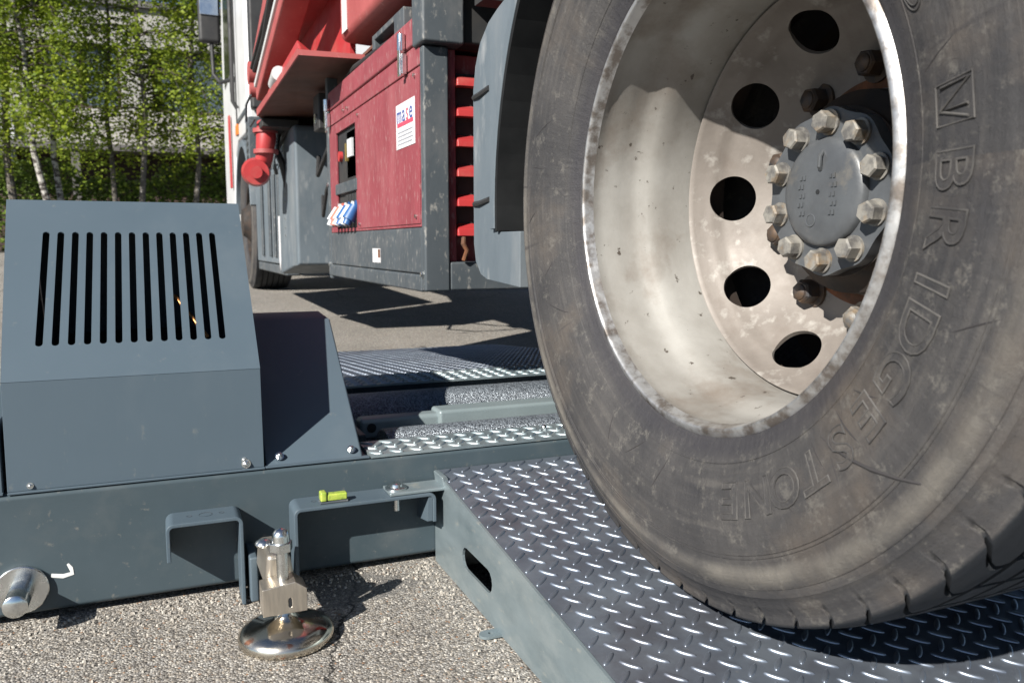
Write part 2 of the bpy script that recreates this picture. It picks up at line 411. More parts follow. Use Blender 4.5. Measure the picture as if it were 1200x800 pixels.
def hexbolt(name, p, d, r, h, m, parent, dome=False, washer=0, rot=0., dome_h=.35):
    """hex head on point p facing d"""
    bm = bmesh.new(); u, w, d = frame_from(d); p = Vector(p)
    def ring(t, rr, n=6, off=0.): return [bm.verts.new(p + d * t + (u * math.cos(rot + off + 2 * PI * i / n) + w * math.sin(rot + off + 2 * PI * i / n)) * rr) for i in range(n)]
    if washer:
        a = ring(0, washer, 20); b = ring(h * .16, washer, 20)
        for i in range(20): bm.faces.new((a[i], a[(i + 1) % 20], b[(i + 1) % 20], b[i]))
        bm.faces.new(b)
    a = ring(0, r); b = ring(h * .88, r); c = ring(h, r * .86)
    for x, y in ((a, b), (b, c)):
        for i in range(6): bm.faces.new((x[i], x[(i + 1) % 6], y[(i + 1) % 6], y[i]))
    if dome:
        bm.faces.new(c)
        prev = ring(h * .98, r * .72, 16)
        for k in range(1, 5):
            a_ = k / 4 * PI / 2; cur = ring(h * .98 + r * dome_h * 2 * math.sin(a_), max(r * .72 * math.cos(a_), 1e-4), 16)
            for i in range(16): bm.faces.new((prev[i], prev[(i + 1) % 16], cur[(i + 1) % 16], cur[i]))
            prev = cur
    else: bm.faces.new(c)
    return ob(name, bm, m, parent, smooth=True, auto=25)

def lug(bm, c, ex, ey, n, L_, W_, H_):
    """teardrop lug of tread plate: lens with ends tapering"""
    S = 14; rings = []
    for kl, kw, kh in ((1, 1, 0), (.975, .90, .42), (.90, .68, .80), (.66, .34, .98)):
        rings.append([bm.verts.new(c + ex * (L_ * kl * math.cos(2 * PI * i / S)) + ey * (W_ * kw * math.sin(2 * PI * i / S)) + n * (H_ * kh)) for i in range(S)])
    for a, b in zip(rings, rings[1:]):
        for i in range(S):
            j = (i + 1) % S; bm.faces.new((a[i], a[j], b[j], b[i]))
    bm.faces.new(rings[-1])
def treadpattern(bm, o, u, v, n, lu, lv, px=.0366, py=.0366, mg=.006, L_=.0145, W_=.0038, H_=.0024, a1=-40.5, a2=49.5, jit=0):
    o, u, v, n = Vector(o), Vector(u), Vector(v), Vector(n)
    for ty in (0, 1):
        j = 0
        while True:
            y = mg + (j + .5 * ty) * py
            if y > lv - mg: break
            i = 0
            while True:
                x = mg + (i + .5 * ty) * px
                if x > lu - mg: break
                a = R(a1 if ty == 0 else a2)
                ex = u * math.cos(a) + v * math.sin(a); ey = -u * math.sin(a) + v * math.cos(a)
                lug(bm, o + u * x + v * y, ex, ey, n, L_, W_, H_)
                i += 1
            j += 1

FC = {}
def text_mesh(bm, s, fn, size=1., fill=True, depth=0., bevel=0., outline=False):
    """FONT curve to triangles, verts pushed through fn(x,y,z)"""
    cu = bpy.data.curves.new('t', 'FONT'); cu.body = s; cu.size = size; cu.align_x = 'CENTER'; cu.align_y = 'CENTER'
    cu.resolution_u = 4; cu.offset = .012 * size / .056 * .05 if size > .05 and depth != .0003 else 0
    if outline: cu.fill_mode = 'NONE'; cu.bevel_depth = bevel; cu.bevel_resolution = 1
    else: cu.extrude = depth; cu.fill_mode = 'BOTH'
    o = bpy.data.objects.new('t', cu); col.objects.link(o)
    dg = bpy.context.evaluated_depsgraph_get(); dg.update()
    me = bpy.data.meshes.new_from_object(o.evaluated_get(dg))
    vs = [bm.verts.new(fn(*v.co)) for v in me.vertices]
    for p in me.polygons:
        try: bm.faces.new([vs[i] for i in p.vertices])
        except ValueError: pass
    bpy.data.objects.remove(o); bpy.data.meshes.remove(me); bpy.data.curves.remove(cu)

# ------------------------------------------------------------------ ground
def gz(y):
    if y < .9: return 0.
    if y < 2.1: t = y - .9; return .045 * t * t / 2.4
    if y < 9: return .0225 * 1.2 + .045 * (y - 2.1)
    if y < 14: t = (y - 9) / 5; return .3375 + .045 * 5 * (t - t * t / 2)
    return .45
bm = bmesh.new()
ys = [-60, -20, -6, -2, 0, .9] + [.9 + .15 * i for i in range(1, 9)] + [3, 5, 7, 9, 10, 11, 12, 13, 14, 20, 60, 300]
xs = [-300, -60, -15, -5, 0, 5, 15, 60, 300]
g = [[bm.verts.new((x, y, gz(y))) for x in xs] for y in ys]
for j in range(len(ys) - 1):
    for i in range(len(xs) - 1): bm.faces.new((g[j][i], g[j][i + 1], g[j + 1][i + 1], g[j + 1][i]))
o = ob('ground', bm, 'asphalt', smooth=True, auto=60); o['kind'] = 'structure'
rg = random.Random(21); bm = bmesh.new()
for _ in range(900):
    if rg.random() < .6: x, y = rg.uniform(-.5, .42), 1.37 - abs(rg.gauss(0, .05))
    elif rg.random() < .5: x, y = .425 - abs(rg.gauss(0, .03)), rg.uniform(.6, 1.36)
    else: x, y = rg.uniform(-.6, .42), rg.uniform(.7, 1.37)
    r_ = rg.uniform(.0012, .0034); ph = rg.uniform(0, 6)
    vs = [bm.verts.new((x + r_ * rg.uniform(.7, 1.2) * math.cos(ph + k * PI / 2.5), y + r_ * rg.uniform(.6, 1.2) * math.sin(ph + k * PI / 2.5), gz(y) + .0003)) for k in range(5)]
    tp = [bm.verts.new((v.co.x * .6 + x * .4, v.co.y * .6 + y * .4, gz(y) + r_ * 1.1)) for v in vs]
    for k in range(5): bm.faces.new((vs[k], vs[(k + 1) % 5], tp[(k + 1) % 5], tp[k]))
    bm.faces.new(tp)
o = ob('loose_grit', bm, 'grain'); tag(o, 'loose fine grit lying on the asphalt along the beam and ramp', 'grit'); o['kind'] = 'stuff'
# planting bed under trees
bm = bmesh.new()
bed = [(-14, 14.6), (9, 14.6), (9, 18.6), (-14, 18.6)]
v = [bm.verts.new((x, y, .458)) for x, y in bed]; bm.faces.new(v)
M['soil'] = mat('dark soil', (.05, .04, .03), (.03, .035, .018), .95, 0, 3, bump=1, bscale=20, bdist=.03)
o = ob('planting_bed', bm, 'soil'); o['kind'] = 'structure'

# ------------------------------------------------------------------ brake tester (main frame)
BT = thing('roller_brake_tester', 'grey blue roller brake tester frame with slotted motor cowl and gritty rollers', 'brake tester', (0, 1.375, 0))
def bt(name, bm, m, **k):
    for v in bm.verts: v.co.y -= 1.375
    return ob(name, bm, m, BT, **k)
YF = 1.375
# front box beam
bm = bmesh.new(); box(bm, -.85, 1.55, YF, YF + .10, .018, .2045)
bt('frame_beam', bm, 'beam', bev=.008, seg=3)
bm = bmesh.new(); box(bm, -.85, 1.55, 2.112, 2.24, .045, .2045)
bt('frame_beam', bm, 'beam', bev=.008, seg=3)
for x0, x1 in ((-.85, -.80), (.325, .345), (1.50, 1.55)):
    bm = bmesh.new(); box(bm, x0, x1, YF + .1, 2.10, .05, .18)
    bt('cross_member', bm, 'beam', bev=.004)
bm = bmesh.new(); box(bm, .345, 1.50, YF + .1, 2.10, .045, .055); bt('floor_pan', bm, 'dark')
bm = bmesh.new(); box(bm, -.80, .325, YF + .1, 2.10, .05, .06); bt('floor_pan', bm, 'dark')
# white paint mark
bm = bmesh.new()
def ribbon(bm, pts, w, o, u, v, n, t):
    for (a, b) in zip(pts, pts[1:]):
        pass
tube(bm, [(-.176, YF - .0008, .0745), (-.160, YF - .0012, .071), (-.1475, YF - .0012, .0735), (-.149, YF - .0012, .082), (-.153, YF - .0008, .0895)], [.0032, .0036, .0034, .003, .0018], 10)
for v_ in bm.verts: v_.co.y = YF - .0006 + (v_.co.y - YF) * .06
bt('paint_mark', bm, 'whitemark', smooth=True)
# threaded end bolt with washer
bm = bmesh.new(); lathe(bm, [(YF + .001, .0365), (YF - .006, .0365), (YF - .0075, .035), (YF - .0075, .010)], 'y', (-.215, 0, .060), 40)
w = bt('washer', bm, 'chrome', smooth=True)
bm = bmesh.new(); prof = []
for i in range(24):
    t = YF - .006 - i * .0026; prof += [(t, .0164), (t - .0013, .0158)]
prof += [(YF - .069, .0164), (YF - .0705, .0148)]
lathe(bm, prof, 'y', (-.215, 0, .060), 32, cap1=True)
bt('end_bolt', bm, 'chrome', smooth=True, auto=60)

# motor cowl: shell with 13 slots
X0, X1 = -.226, .1415
A_ = Vector((0, 1.388, .372)); B_ = Vector((0, 1.680, .652)); sl = (B_ - A_).normalized(); SLN = Vector((0, -sl.z, sl.y))
bm = bmesh.new()
Lv = (B_ - A_).length
holes = []
for i in range(13):
    x = -.1795 + .0223 * i
    holes.append(slot(x, .195, .123, .0052, PI / 2))
prism(bm, [(X0, 0), (X1, 0), (X1, Lv), (X0 - .018, Lv)], A_, (1, 0, 0), sl, -SLN, .0025, holes)
cow = bt('motor_cowl', bm, 'paint', smooth=True, auto=30)
bm = bmesh.new()  # lower front
hexa(bm, [(X0, 1.380, .2085), (X1, 1.380, .2085), (X1, 1.3825, .2085), (X0, 1.3825, .2085), (X0, 1.388, .3715), (X1, 1.388, .3715), (X1, 1.3905, .3695), (X0, 1.3905, .3695)])
c2 = bt('cowl_front', bm, 'paint', bev=.0006)
bm = bmesh.new(); box(bm, X0 + .0005, X1 + .001, 1.3755, 1.3895, .2050, .2083); bt('cowl_flange', bm, 'paint', bev=.0008)
for s, xx in ((1, X1), (-1, X0)):
    bm = bmesh.new()
    xt = xx - (.018 if s < 0 else 0)
    P = [(1.3835, .2085), (2.0, .2085), (2.0, .49), (1.92, .6495), (1.6810, .6495), (1.3905, .3715)]
    V0 = [bm.verts.new((xx - s * .0005 + (xt - xx) * max(0, (z - .372) / .28), y, z)) for y, z in P]
    V1 = [bm.verts.new((xx - s * .003 + (xt - xx) * max(0, (z - .372) / .28), y, z)) for y, z in P]
    bm.faces.new(V0); bm.faces.new(V1)
    for i in range(6): bm.faces.new((V0[i], V0[(i + 1) % 6], V1[(i + 1) % 6], V1[i]))
    bt('cowl_side', bm, 'paint')
bm = bmesh.new(); box(bm, X0 - .018, X1, 1.6808, 1.92, .6496, .652); bt('cowl_top', bm, 'paint', bev=.0008)
bm = bmesh.new(); hexa(bm, [(X0 - .01, 1.9205, .651), (X1, 1.9205, .651), (X1, 1.9225, .651), (X0 - .01, 1.9225, .651), (X0, 2.0, .209), (X1, 2.0, .209), (X1, 2.002, .209), (X0, 2.002, .209)])
bt('cowl_back', bm, 'paint')
# motor inside
bm = bmesh.new(); lathe(bm, [(-.19, .02), (-.19, .085), (-.05, .09), (.06, .09), (.06, .03)], 'x', (0, 1.87, .31), 32)
bt('motor', bm, 'dark', smooth=True)
bm = bmesh.new()
cyl(bm, (.02, 1.68, .478), (.072, 1.61, .405), .0035)  # slanted copper rod, showing as short stripes behind the slots
bt('copper_stripe', bm, 'copper', smooth=True)
# screws
for x in (-.194, .113):
    hexbolt('screw', (x, 1.3775, .2135), (0, -1, .1), .0052, .004, 'chrome', BT and None) if False else None
def bscrew(x, y, z, d=(0, -1, .3), r=.0055, h=.0045):
    o = hexbolt('screw', (x, y - 1.375, z), d, r, h, 'chrome', BT, dome=True, washer=r * 1.35, dome_h=.25)
bscrew(.113, 1.380, .2165, (0, -1, .05)); bscrew(.110, 1.3805, .2235, (0, -1, .05), .003, .003); bscrew(-.196, 1.380, .2155, (0, -1, .05), .0035, .003)
# right side hood
bm = bmesh.new()
hexa(bm, [(.1445, 1.381, .2065), (.308, 1.381, .2065), (.314, 1.82, .2065), (.1445, 1.82, .2065), (.1445, 1.675, .424), (.311, 1.675, .424), (.311, 1.80, .431), (.1445, 1.80, .431)])
bt('side_hood', bm, 'paint', bev=.004, seg=3)
bm = bmesh.new(); box(bm, .1435, .318, 1.3755, 1.388, .2055, .2085); bt('hood_flange', bm, 'paint', bev=.0008)
bscrew(.168, 1.392, .2205, (0, -1, .95)); bscrew(.289, 1.392, .2205, (0, -1, .95))
bm = bmesh.new(); box(bm, -.80, -.232, 1.384, 1.75, .2065, .315); bt('side_hood', bm, 'paint', bev=.002)
bm = bmesh.new(); box(bm, -.80, -.2315, 1.3757, 1.3835, .2060, .2085); bt('hood_flange', bm, 'paint')

# tread strips along roller pit
bm = bmesh.new(); box(bm, .320, 1.50, 1.3755, 1.478, .2050, .2105)
treadpattern(bm, (.325, 1.380, .2105), (1, 0, 0), (0, 1, 0), (0, 0, 1), 1.16, .095, .0366, .0366, .006, L_=.0145, W_=.0045, H_=.003)
bt('tread_strip', bm, 'galv', smooth=True, auto=75)
bm = bmesh.new(); box(bm, .30, 1.50, 2.085, 2.245, .2050, .2105)
treadpattern(bm, (.305, 2.09, .2105), (1, 0, 0), (0, 1, 0), (0, 0, 1), 1.19, .15, .0366, .0366, .006, L_=.0145, W_=.0045, H_=.003)
bt('tread_strip', bm, 'galv', smooth=True, auto=75)
hexbolt('screw', (.683, 1.44 - 1.375, .2108), (0, 0, 1), .008, .004, 'chrome', BT, dome=True)
# rollers
for y in (1.582, 1.992):
    bm = bmesh.new(); lathe(bm, [(.395, .02), (.395, .097), (.400, .1), (1.455, .1), (1.46, .097), (1.46, .02)], 'x', (0, y, .106), 96)
    bt('roller', bm, 'grit', smooth=True, auto=50)
    bm = bmesh.new(); cyl(bm, (.34, y, .106), (1.50, y, .106), .018); bt('roller_axle', bm, 'chrome', smooth=True)
# lift bar
bm = bmesh.new(); box(bm, .375, .56, 1.710, 1.755, .155, .202)
bt('lift_bar', bm, 'sleeve', bev=.010, seg=4)
bm = bmesh.new(); box(bm, .550, 1.45, 1.700, 1.765, .150, .209)
bt('lift_bar_sleeve', bm, 'sleeve', bev=.008, seg=4)
bm = bmesh.new(); cyl(bm, (.40, 1.708, .182), (.40, 1.7095, .182), .010); bt('pivot_hole', bm, 'dark')
bm = bmesh.new(); box(bm, .352, .368, 1.62, 1.75, .09, .19); bt('pivot_bracket', bm, 'beam', bev=.003)

# jack brackets: bent plate
def bracket(x0, x1, zt, zl, zr, D=.062, t=.006, r=.012, holes=(), taper=True):
    bm = bmesh.new(); YB = YF - .0005; YN = YF - D
    # cross-section path in x,z : left leg up, top, right leg down
    def path(off):
        P = [(x0 + off, zl)]
        for i in range(6):
            a = PI - PI / 2 * i / 5; P.append((x0 + r + (r - off) * math.cos(a), zt - r + (r - off) * math.sin(a)))
        for i in range(6):
            a = PI / 2 - PI / 2 * i / 5; P.append((x1 - r + (r - off) * math.cos(a), zt - r + (r - off) * math.sin(a)))
        P.append((x1 - off, zr)); return P
    po, pi_ = path(0), path(t)
    n = len(po)
    ring = [po, pi_]
    V = {}
    for k, P in enumerate(ring):
        for i, (x, z) in enumerate(P):
            for y in (YN, YB): V[k, i, y] = bm.verts.new((x, y, z))
    for i in range(n - 1):
        bm.faces.new((V[0, i, YN], V[0, i + 1, YN], V[0, i + 1, YB], V[0, i, YB]))
        bm.faces.new((V[1, i, YN], V[1, i + 1, YN], V[1, i + 1, YB], V[1, i, YB]))
        bm.faces.new((V[0, i, YN], V[0, i + 1, YN], V[1, i + 1, YN], V[1, i, YN]))
        bm.faces.new((V[0, i, YB], V[0, i + 1, YB], V[1, i + 1, YB], V[1, i, YB]))
    for i in (0, n - 1): bm.faces.new((V[0, i, YN], V[1, i, YN], V[1, i, YB], V[0, i, YB]))
    o = bt('jack_bracket', bm, 'paint', bev=.0012)
    for (hx, hy, hr) in holes:
        bm = bmesh.new(); lathe(bm, [(zt + .0004, hr), (zt + .0002, hr * .96), (zt - .003, hr * .9)], 'z', (hx, hy - 1.375, 0), 20, cap1=True)
        ob('bolt_hole', bm, 'dark', o)
    return o
bracket(-.013, .100, .150, .090, .005, holes=((.022, 1.345, .004), (.046, 1.345, .010), (.070, 1.345, .004)))
b2 = bracket(.178, .418, .150, .018, .098, holes=((.215, 1.345, .004),))
bm = bmesh.new(); hexa(bm, [(.402, YF - .001, .09), (.4115, YF - .001, .09), (.4115, YF - .06, .10), (.402, YF - .06, .10), (.405, YF - .001, .143), (.4115, YF - .001, .143), (.4115, YF - .06, .143), (.405, YF - .06, .143)])
bt('bracket_gusset', bm, 'paint')
# spirit level vial
bm = bmesh.new(); box(bm, .222, .268, 1.322, 1.340, .1502, .1535)
LV = bt('spirit_level', bm, 'framegrey', bev=.001)
LV['label'] = 'small spirit level with a bright yellow green vial'
bm = bmesh.new(); box(bm, .2335, .267, 1.3235 - 1.375, 1.3385 - 1.375, .1536, .1655)
ob('vial', bm, 'green', LV, bev=.0025, seg=3)
bm = bmesh.new(); box(bm, .2225, .2333, 1.3215 - 1.375, 1.3405 - 1.375, .1536, .170)
ob('vial_end', bm, 'green', LV, bev=.003, seg=3)

# levelling foot
JX, JY = .144, 1.178
bm = bmesh.new(); box(bm, .106, .119, YF - .075, YF - .0006, .012, .085)
bt('jack_arm', bm, 'paint', bev=.003)
bm = bmesh.new()  # bent stainless holder behind block
hexa(bm, [(.118, 1.200, .070), (.164, 1.200, .070), (.150, 1.310, .070), (.116, 1.310, .070), (.122, 1.200, .122), (.156, 1.200, .122), (.146, 1.29, .122), (.118, 1.29, .122)])
LF = bt('levelling_foot', bm, 'block', bev=.008, seg=4)
LF['label'] = 'shiny steel levelling foot on the ground beside the beam'
def lf(name, bm, m, **k):
    for v in bm.verts: v.co.y -= 1.375
    return ob(name, bm, m, LF, **k)
prof = [(.001, .05), (.001, .064), (.004, .0675), (.010, .0685), (.016, .067), (.021, .062), (.026, .050), (.030, .032), (.034, .020), (.041, .0135), (.052, .0115), (.055, .0115)]
bm = bmesh.new(); lathe(bm, prof, 'z', (JX, JY, 0), 72); lf('foot_pad', bm, 'stain', smooth=True, auto=60)
bm = bmesh.new()
th = []
for i in range(34): t = .052 + i * .0025; th += [(t, .0085), (t + .00125, .0078)]
lathe(bm, th, 'z', (JX - .003, JY, 0), 24, cap1=True); lf('spindle', bm, 'chrome', smooth=True, auto=60)
bm = bmesh.new()
prism(bm, [(-.028, 0), (.034, 0), (.034, .034), (.018, .046), (-.028, .040)], (JX - .006, JY - .020, .048), (1, 0, 0), (0, 0, 1), (0, 1, 0), .042, [slot(.010, .016, .005, .0022, PI / 2)])
lf('clamp_block', bm, 'block', bev=.0012)
bm = bmesh.new(); box(bm, JX + .002, JX + .006, JY - .0195, JY - .0165, .056, .072); lf('key_slot', bm, 'dark')
bm = bmesh.new(); u6 = [(.017 * math.cos(R(12) + i * PI / 3), .017 * math.sin(R(12) + i * PI / 3)) for i in range(6)]
prism(bm, u6, (JX - .004, JY, .136), (1, 0, 0), (0, 1, 0), (0, 0, 1), .013); lf('nut', bm, 'chrome', bev=.001)
bm = bmesh.new(); prof = [(.149, .0125)] + [(.149 + .009 + .0115 * math.sin(a), .0122 * math.cos(a)) for a in [i * PI / 2 / 6 for i in range(7)]]
prof[-1] = (prof[-1][0], .0003)
lathe(bm, prof, 'z', (JX - .004, JY, 0), 32); lf('dome_cap', bm, 'chrome', smooth=True)
bm = bmesh.new(); lathe(bm, [(.140, .006), (.140, .011), (.143, .0125), (.146, .011), (.149, .006), (.1495, .0005)], 'z', (JX - .026, JY + .020, 0), 20); lf('lock_screw', bm, 'chrome', smooth=True)

# ------------------------------------------------------------------ ramps
RL, RW, RH = 1.38, 1.0, .172
SL_ = .1192
def make_ramp(label):
    t = thing('drive_on_ramp', label, 'ramp', (.438, 1.372, 0), 'tread plate ramps hooked to the brake tester')
    u = Vector((1, 0, 0)); v = Vector((0, -1, -SL_)).normalized(); n = Vector((0, -SL_, 1)).normalized()
    Ls = RL / v.y * -1
    bm = bmesh.new()
    hexa(bm, [(.0008, 0, RH - .005), (RW, 0, RH - .005), (RW, -RL, RH - SL_ * RL - .005), (.0008, -RL, RH - SL_ * RL - .005), (.0008, 0, RH), (RW, 0, RH), (RW, -RL, RH - SL_ * RL), (.0008, -RL, RH - SL_ * RL)])
    treadpattern(bm, (.0004, 0, RH), u, v, n, RW, Ls, mg=.0135)
    ob('tread_plate', bm, 'tread', t, smooth=True, auto=75)
    for k, x in enumerate((0, RW)):
        bm = bmesh.new()
        P = [(0.0, .004), (0.0, RH + .0003), (RL, RH - SL_ * RL + .0003), (RL, .004)]
        hs = [slot(.212, .067, .048, .018, 0), slot(.75, .045, .048, .015, 0)]
        prism(bm, P, (x, 0, 0), (0, -1, 0), (0, 0, 1), (-1 if k == 0 else 1, 0, 0), .004, hs)
        ob('side_panel', bm, 'galv', t)
        sgn = -1 if k == 0 else 1
        for yy in (-.305, -1.1):
            bm = bmesh.new(); prism(bm, slot(0, 0, .011, .011, 0, 8), (x + sgn * .013, yy, .003), (1, 0, 0), (0, 1, 0), (0, 0, 1), .004, [circ(-.004 * 1, 0, .004, 14)])
            ob('fixing_lug', bm, 'galv', t)
    for yy in (-.03, -.5, -.95):
        bm = bmesh.new(); box(bm, .004, RW - .002, yy - .02, yy - .014, .006, RH + SL_ * yy - .012); ob('cross_web', bm, 'galv', t)
    bm = bmesh.new(); box(bm, .0, RW, -.0065, -.0005, .006, RH - .006); ob('end_plate', bm, 'galv', t, bev=.001)
    # hook plate
    bm = bmesh.new(); box(bm, -.100, .006, -.056, -.004, .1505, .1565)
    hk = ob('hook_plate', bm, 'galv', t, bev=.0015)
    bm = bmesh.new(); hexa(bm, [(-.004, -.056, .150), (.010, -.056, .150), (.010, -.004, .150), (-.004, -.004, .150), (-.008, -.056, .1735), (.003, -.050, .1735), (.003, -.004, .1735), (-.008, -.004, .1735)])
    ob('hook_weld', bm, 'galv', t, bev=.002)
    bm = bmesh.new(); cyl(bm, (-.083, -.030, .118), (-.083, -.030, .158), .0058, n=20); ob('locking_pin', bm, 'chrome', t, smooth=True)
    bm = bmesh.new(); lathe(bm, [(.1565, .019), (.1595, .019), (.1605, .017), (.1605, .011), (.165, .010), (.1665, .007), (.1668, .0005)], 'z', (-.083, -.030, 0), 28); ob('pin_head', bm, 'chrome', t, smooth=True)
    return t
def copy_tree(o, parent=None):
    c = o.copy(); col.objects.link(c); c.parent = parent
    for ch in o.children: copy_tree(ch, c)
    return c
RA = make_ramp('near diamond tread plate ramp under the big rear wheel with oval side slot')
RB = copy_tree(RA)
RB['label'] = 'far diamond tread plate ramp sloping down beyond the rollers'
RB.location = (1.438, 2.247, .034); RB.rotation_euler = (-.042, 0, PI)

# ------------------------------------------------------------------ truck
WC = Vector((0.724, .8334, .6414))     # rear wheel centre
TR = thing('work_truck', 'white cab lorry with red generator box and crane body, rear wheel on ramp', 'truck', (1.8, .8334, 0))
TO = Vector((1.8, .8334, 0))
def tr(name, bm, m, parent=None, **k):
    for v in bm.verts: v.co -= TO
    return ob(name, bm, m, parent or TR, **k)

def tyre_mesh(name, detail, parent, loc, flip=1, m='rubber', contact=None, n_p=60):
    """profile over half width then mirrored; tread blocks cut by radius displacement"""
    half = [(-.110, .2935), (-.1235, .300), (-.1255, .304), (-.131, .316), (-.1405, .335), (-.1475, .356), (-.152, .378), (-.1550, .400), (-.1553, .418), (-.1540, .436),
            (-.1530, .445), (-.1545, .450), (-.1530, .455), (-.1495, .462), (-.1465, .470), (-.1450, .4745), (-.1440, .475), (-.1400, .483), (-.1365, .4885), (-.1340, .4920),
            (-.1315, .4975), (-.1300, .5030), (-.1285, .5062), (-.1255, .5080), (-.1185, .5095), (-.108, .5110)]
    mids = [-.100, -.092, -.084, -.0835, -.0755, -.075, -.064, -.052, -.045, -.0445, -.0365, -.036, -.024, -.012, -.005, -.0045]
    prof = half + [(x, .5125 + .0012 * (1 - (x / .1) ** 2)) for x in mids]
    full = prof + [(-x, r) for x, r in reversed(prof)]
    per = 14 if detail else 2
    n = n_p * per
    # angular positions inside a pitch: groove edges sharp
    fr = [0, .008, .125, .145, .16, .24, .33, .42, .51, .60, .69, .78, .87, .95] if detail else [0, .5]
    bm = bmesh.new(); rings = []
    rnd = random.Random(3)
    for x, r in full:
        ring = []
        ax = abs(x)
        for p in range(n_p):
            for f in fr:
                ff = f
                rr = r; xx = x
                # groove slant: shift angle with x
                sh = 0.
                if detail and r > .487:
                    tt = max(0., (.131 - ax)) / .131
                    sh = .75 * math.sin(min(1, tt * 2.3) * PI * .75) * (1 if x < 0 else -1)
                    ingroove = .004 < f < .14
                    if ingroove:
                        if ax > .1292: rr = r - .003 * min(1, (r - .487) / .01); xx = x * (1 - .02 * min(1, (r - .487) / .01))
                        elif ax > .046: rr = r - .015
                        else: rr = r - .004
                if .0755 <= ax <= .0835 or .0365 <= ax <= .0445 or ax <= .0046:
                    if r > .5: rr = min(rr, r - .012)
                a = 2 * PI * (p + f + sh) / n_p
                ring.append(bm.verts.new((xx * flip, rr * math.cos(a), rr * math.sin(a))))
        rings.append(ring)
    for a, b in zip(rings, rings[1:]):
        for i in range(len(a)):
            j = (i + 1) % len(a); bm.faces.new((a[i], a[j], b[j], b[i]))
    if contact:
        nrm, d = contact   # keep points above plane nrm.p = d (local)
        for v in bm.verts:
            s = v.co.dot(nrm) - d
            if s < 0: v.co -= nrm * s
    o = ob(name, bm, m, parent, loc, smooth=True, auto=38)
    return o
def wheel_root(name, c):
    e = bpy.data.objects.new(name, None); col.objects.link(e); e.parent = TR; e.location = c - TO; e.empty_display_size = .1
    return e
RWH = wheel_root('rear_wheel', WC)
nrm = Vector((0, -SL_, 1)).normalized()
# ramp plane: z = .172 + SL*(y-1.372) + lug height
pl = nrm.dot(Vector((0, 1.372, RH + .0017)) - WC)
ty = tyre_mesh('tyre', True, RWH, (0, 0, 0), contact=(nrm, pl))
ty['label'] = 'worn dusty tyre with raised lettering on its side wall'

# raised letters on the side wall
def side_x(r):   # local x of sidewall at radius r
    P = [(.335, -.1405), (.356, -.1475), (.378, -.152), (.400, -.1550), (.418, -.1553)]
    for (a, xa), (b, xb) in zip(P, P[1:]):
        if r <= b: t = (r - a) / (b - a); return xa + (xb - xa) * t
    return -.1553
def bend(Ac, rc, h=.0):
    def f(x, y, z):
        A = Ac - x / rc; r = rc + y
        return Vector((side_x(r) - .0004 - z - h, -math.cos(A) * r, math.sin(A) * r))
    return f
bm = bmesh.new()
word = 'BRIDGESTONE'
bme = bmesh.new()
def wide(fn): return lambda x, y, z: fn(x * 1.12, y, z)
for i, ch in enumerate(word):
    A = R(-1.2 - 7.25 * i + (1.2 if i > 2 else 0))
    text_mesh(bm, ch, wide(bend(A, .367, 0)), size=.056, depth=.0008)
    text_mesh(bme, ch, wide(bend(A, .367, .0006)), size=.056, outline=True, bevel=.0009)
def strokes(pts, Ac, rc, rad=.0008, h=.0005):
    f = bend(Ac, rc, h); tube(bme, [f(x, y, 0) for x, y in pts], rad, 6)
w_, h_ = .017, .0195
strokes([(-w_, -h_), (w_, -h_), (w_, h_), (-w_, h_), (-w_, -h_)], R(6.8), .369)
strokes([(-w_ * .8, -h_ * .7), (-w_ * .8, h_ * .8), (w_ * .3, -h_ * .8), (w_ * .3, h_ * .7)], R(6.8), .369, .0014)
strokes([(w_ * .3, -h_ * .8), (w_ * .85, h_ * .7)], R(6.8), .369, .0012)
# oval badge at the top
for k in (1., .8):
    strokes([(.023 * k * math.cos(a), .011 * k * math.sin(a)) for a in [i * 2 * PI / 24 for i in range(25)]], R(25), .344, .0006)
ob('raised_lettering', bm, 'rubber', RWH, smooth=True, auto=40)
ob('lettering_edge', bme, 'dustyedge', RWH, smooth=True, auto=40)
for r_ in (.4285, .4325, .3285, .4655):
    bm = bmesh.new(); P = [(.316, -.131), (.335, -.1405), (.356, -.1475), (.378, -.152), (.400, -.1550), (.418, -.1553), (.436, -.154), (.445, -.153), (.462, -.1495), (.475, -.144)]
    for (a, xa), (b, xb) in zip(P, P[1:]):
        if a <= r_ <= b: xx = xa + (xb - xa) * (r_ - a) / (b - a)
    lathe(bm, [(xx + .001, r_ - .0012), (xx - .0009, r_), (xx + .001, r_ + .0012)], 'x', (0, 0, 0), 180); ob('mould_rib', bm, 'rubber', RWH, smooth=True)
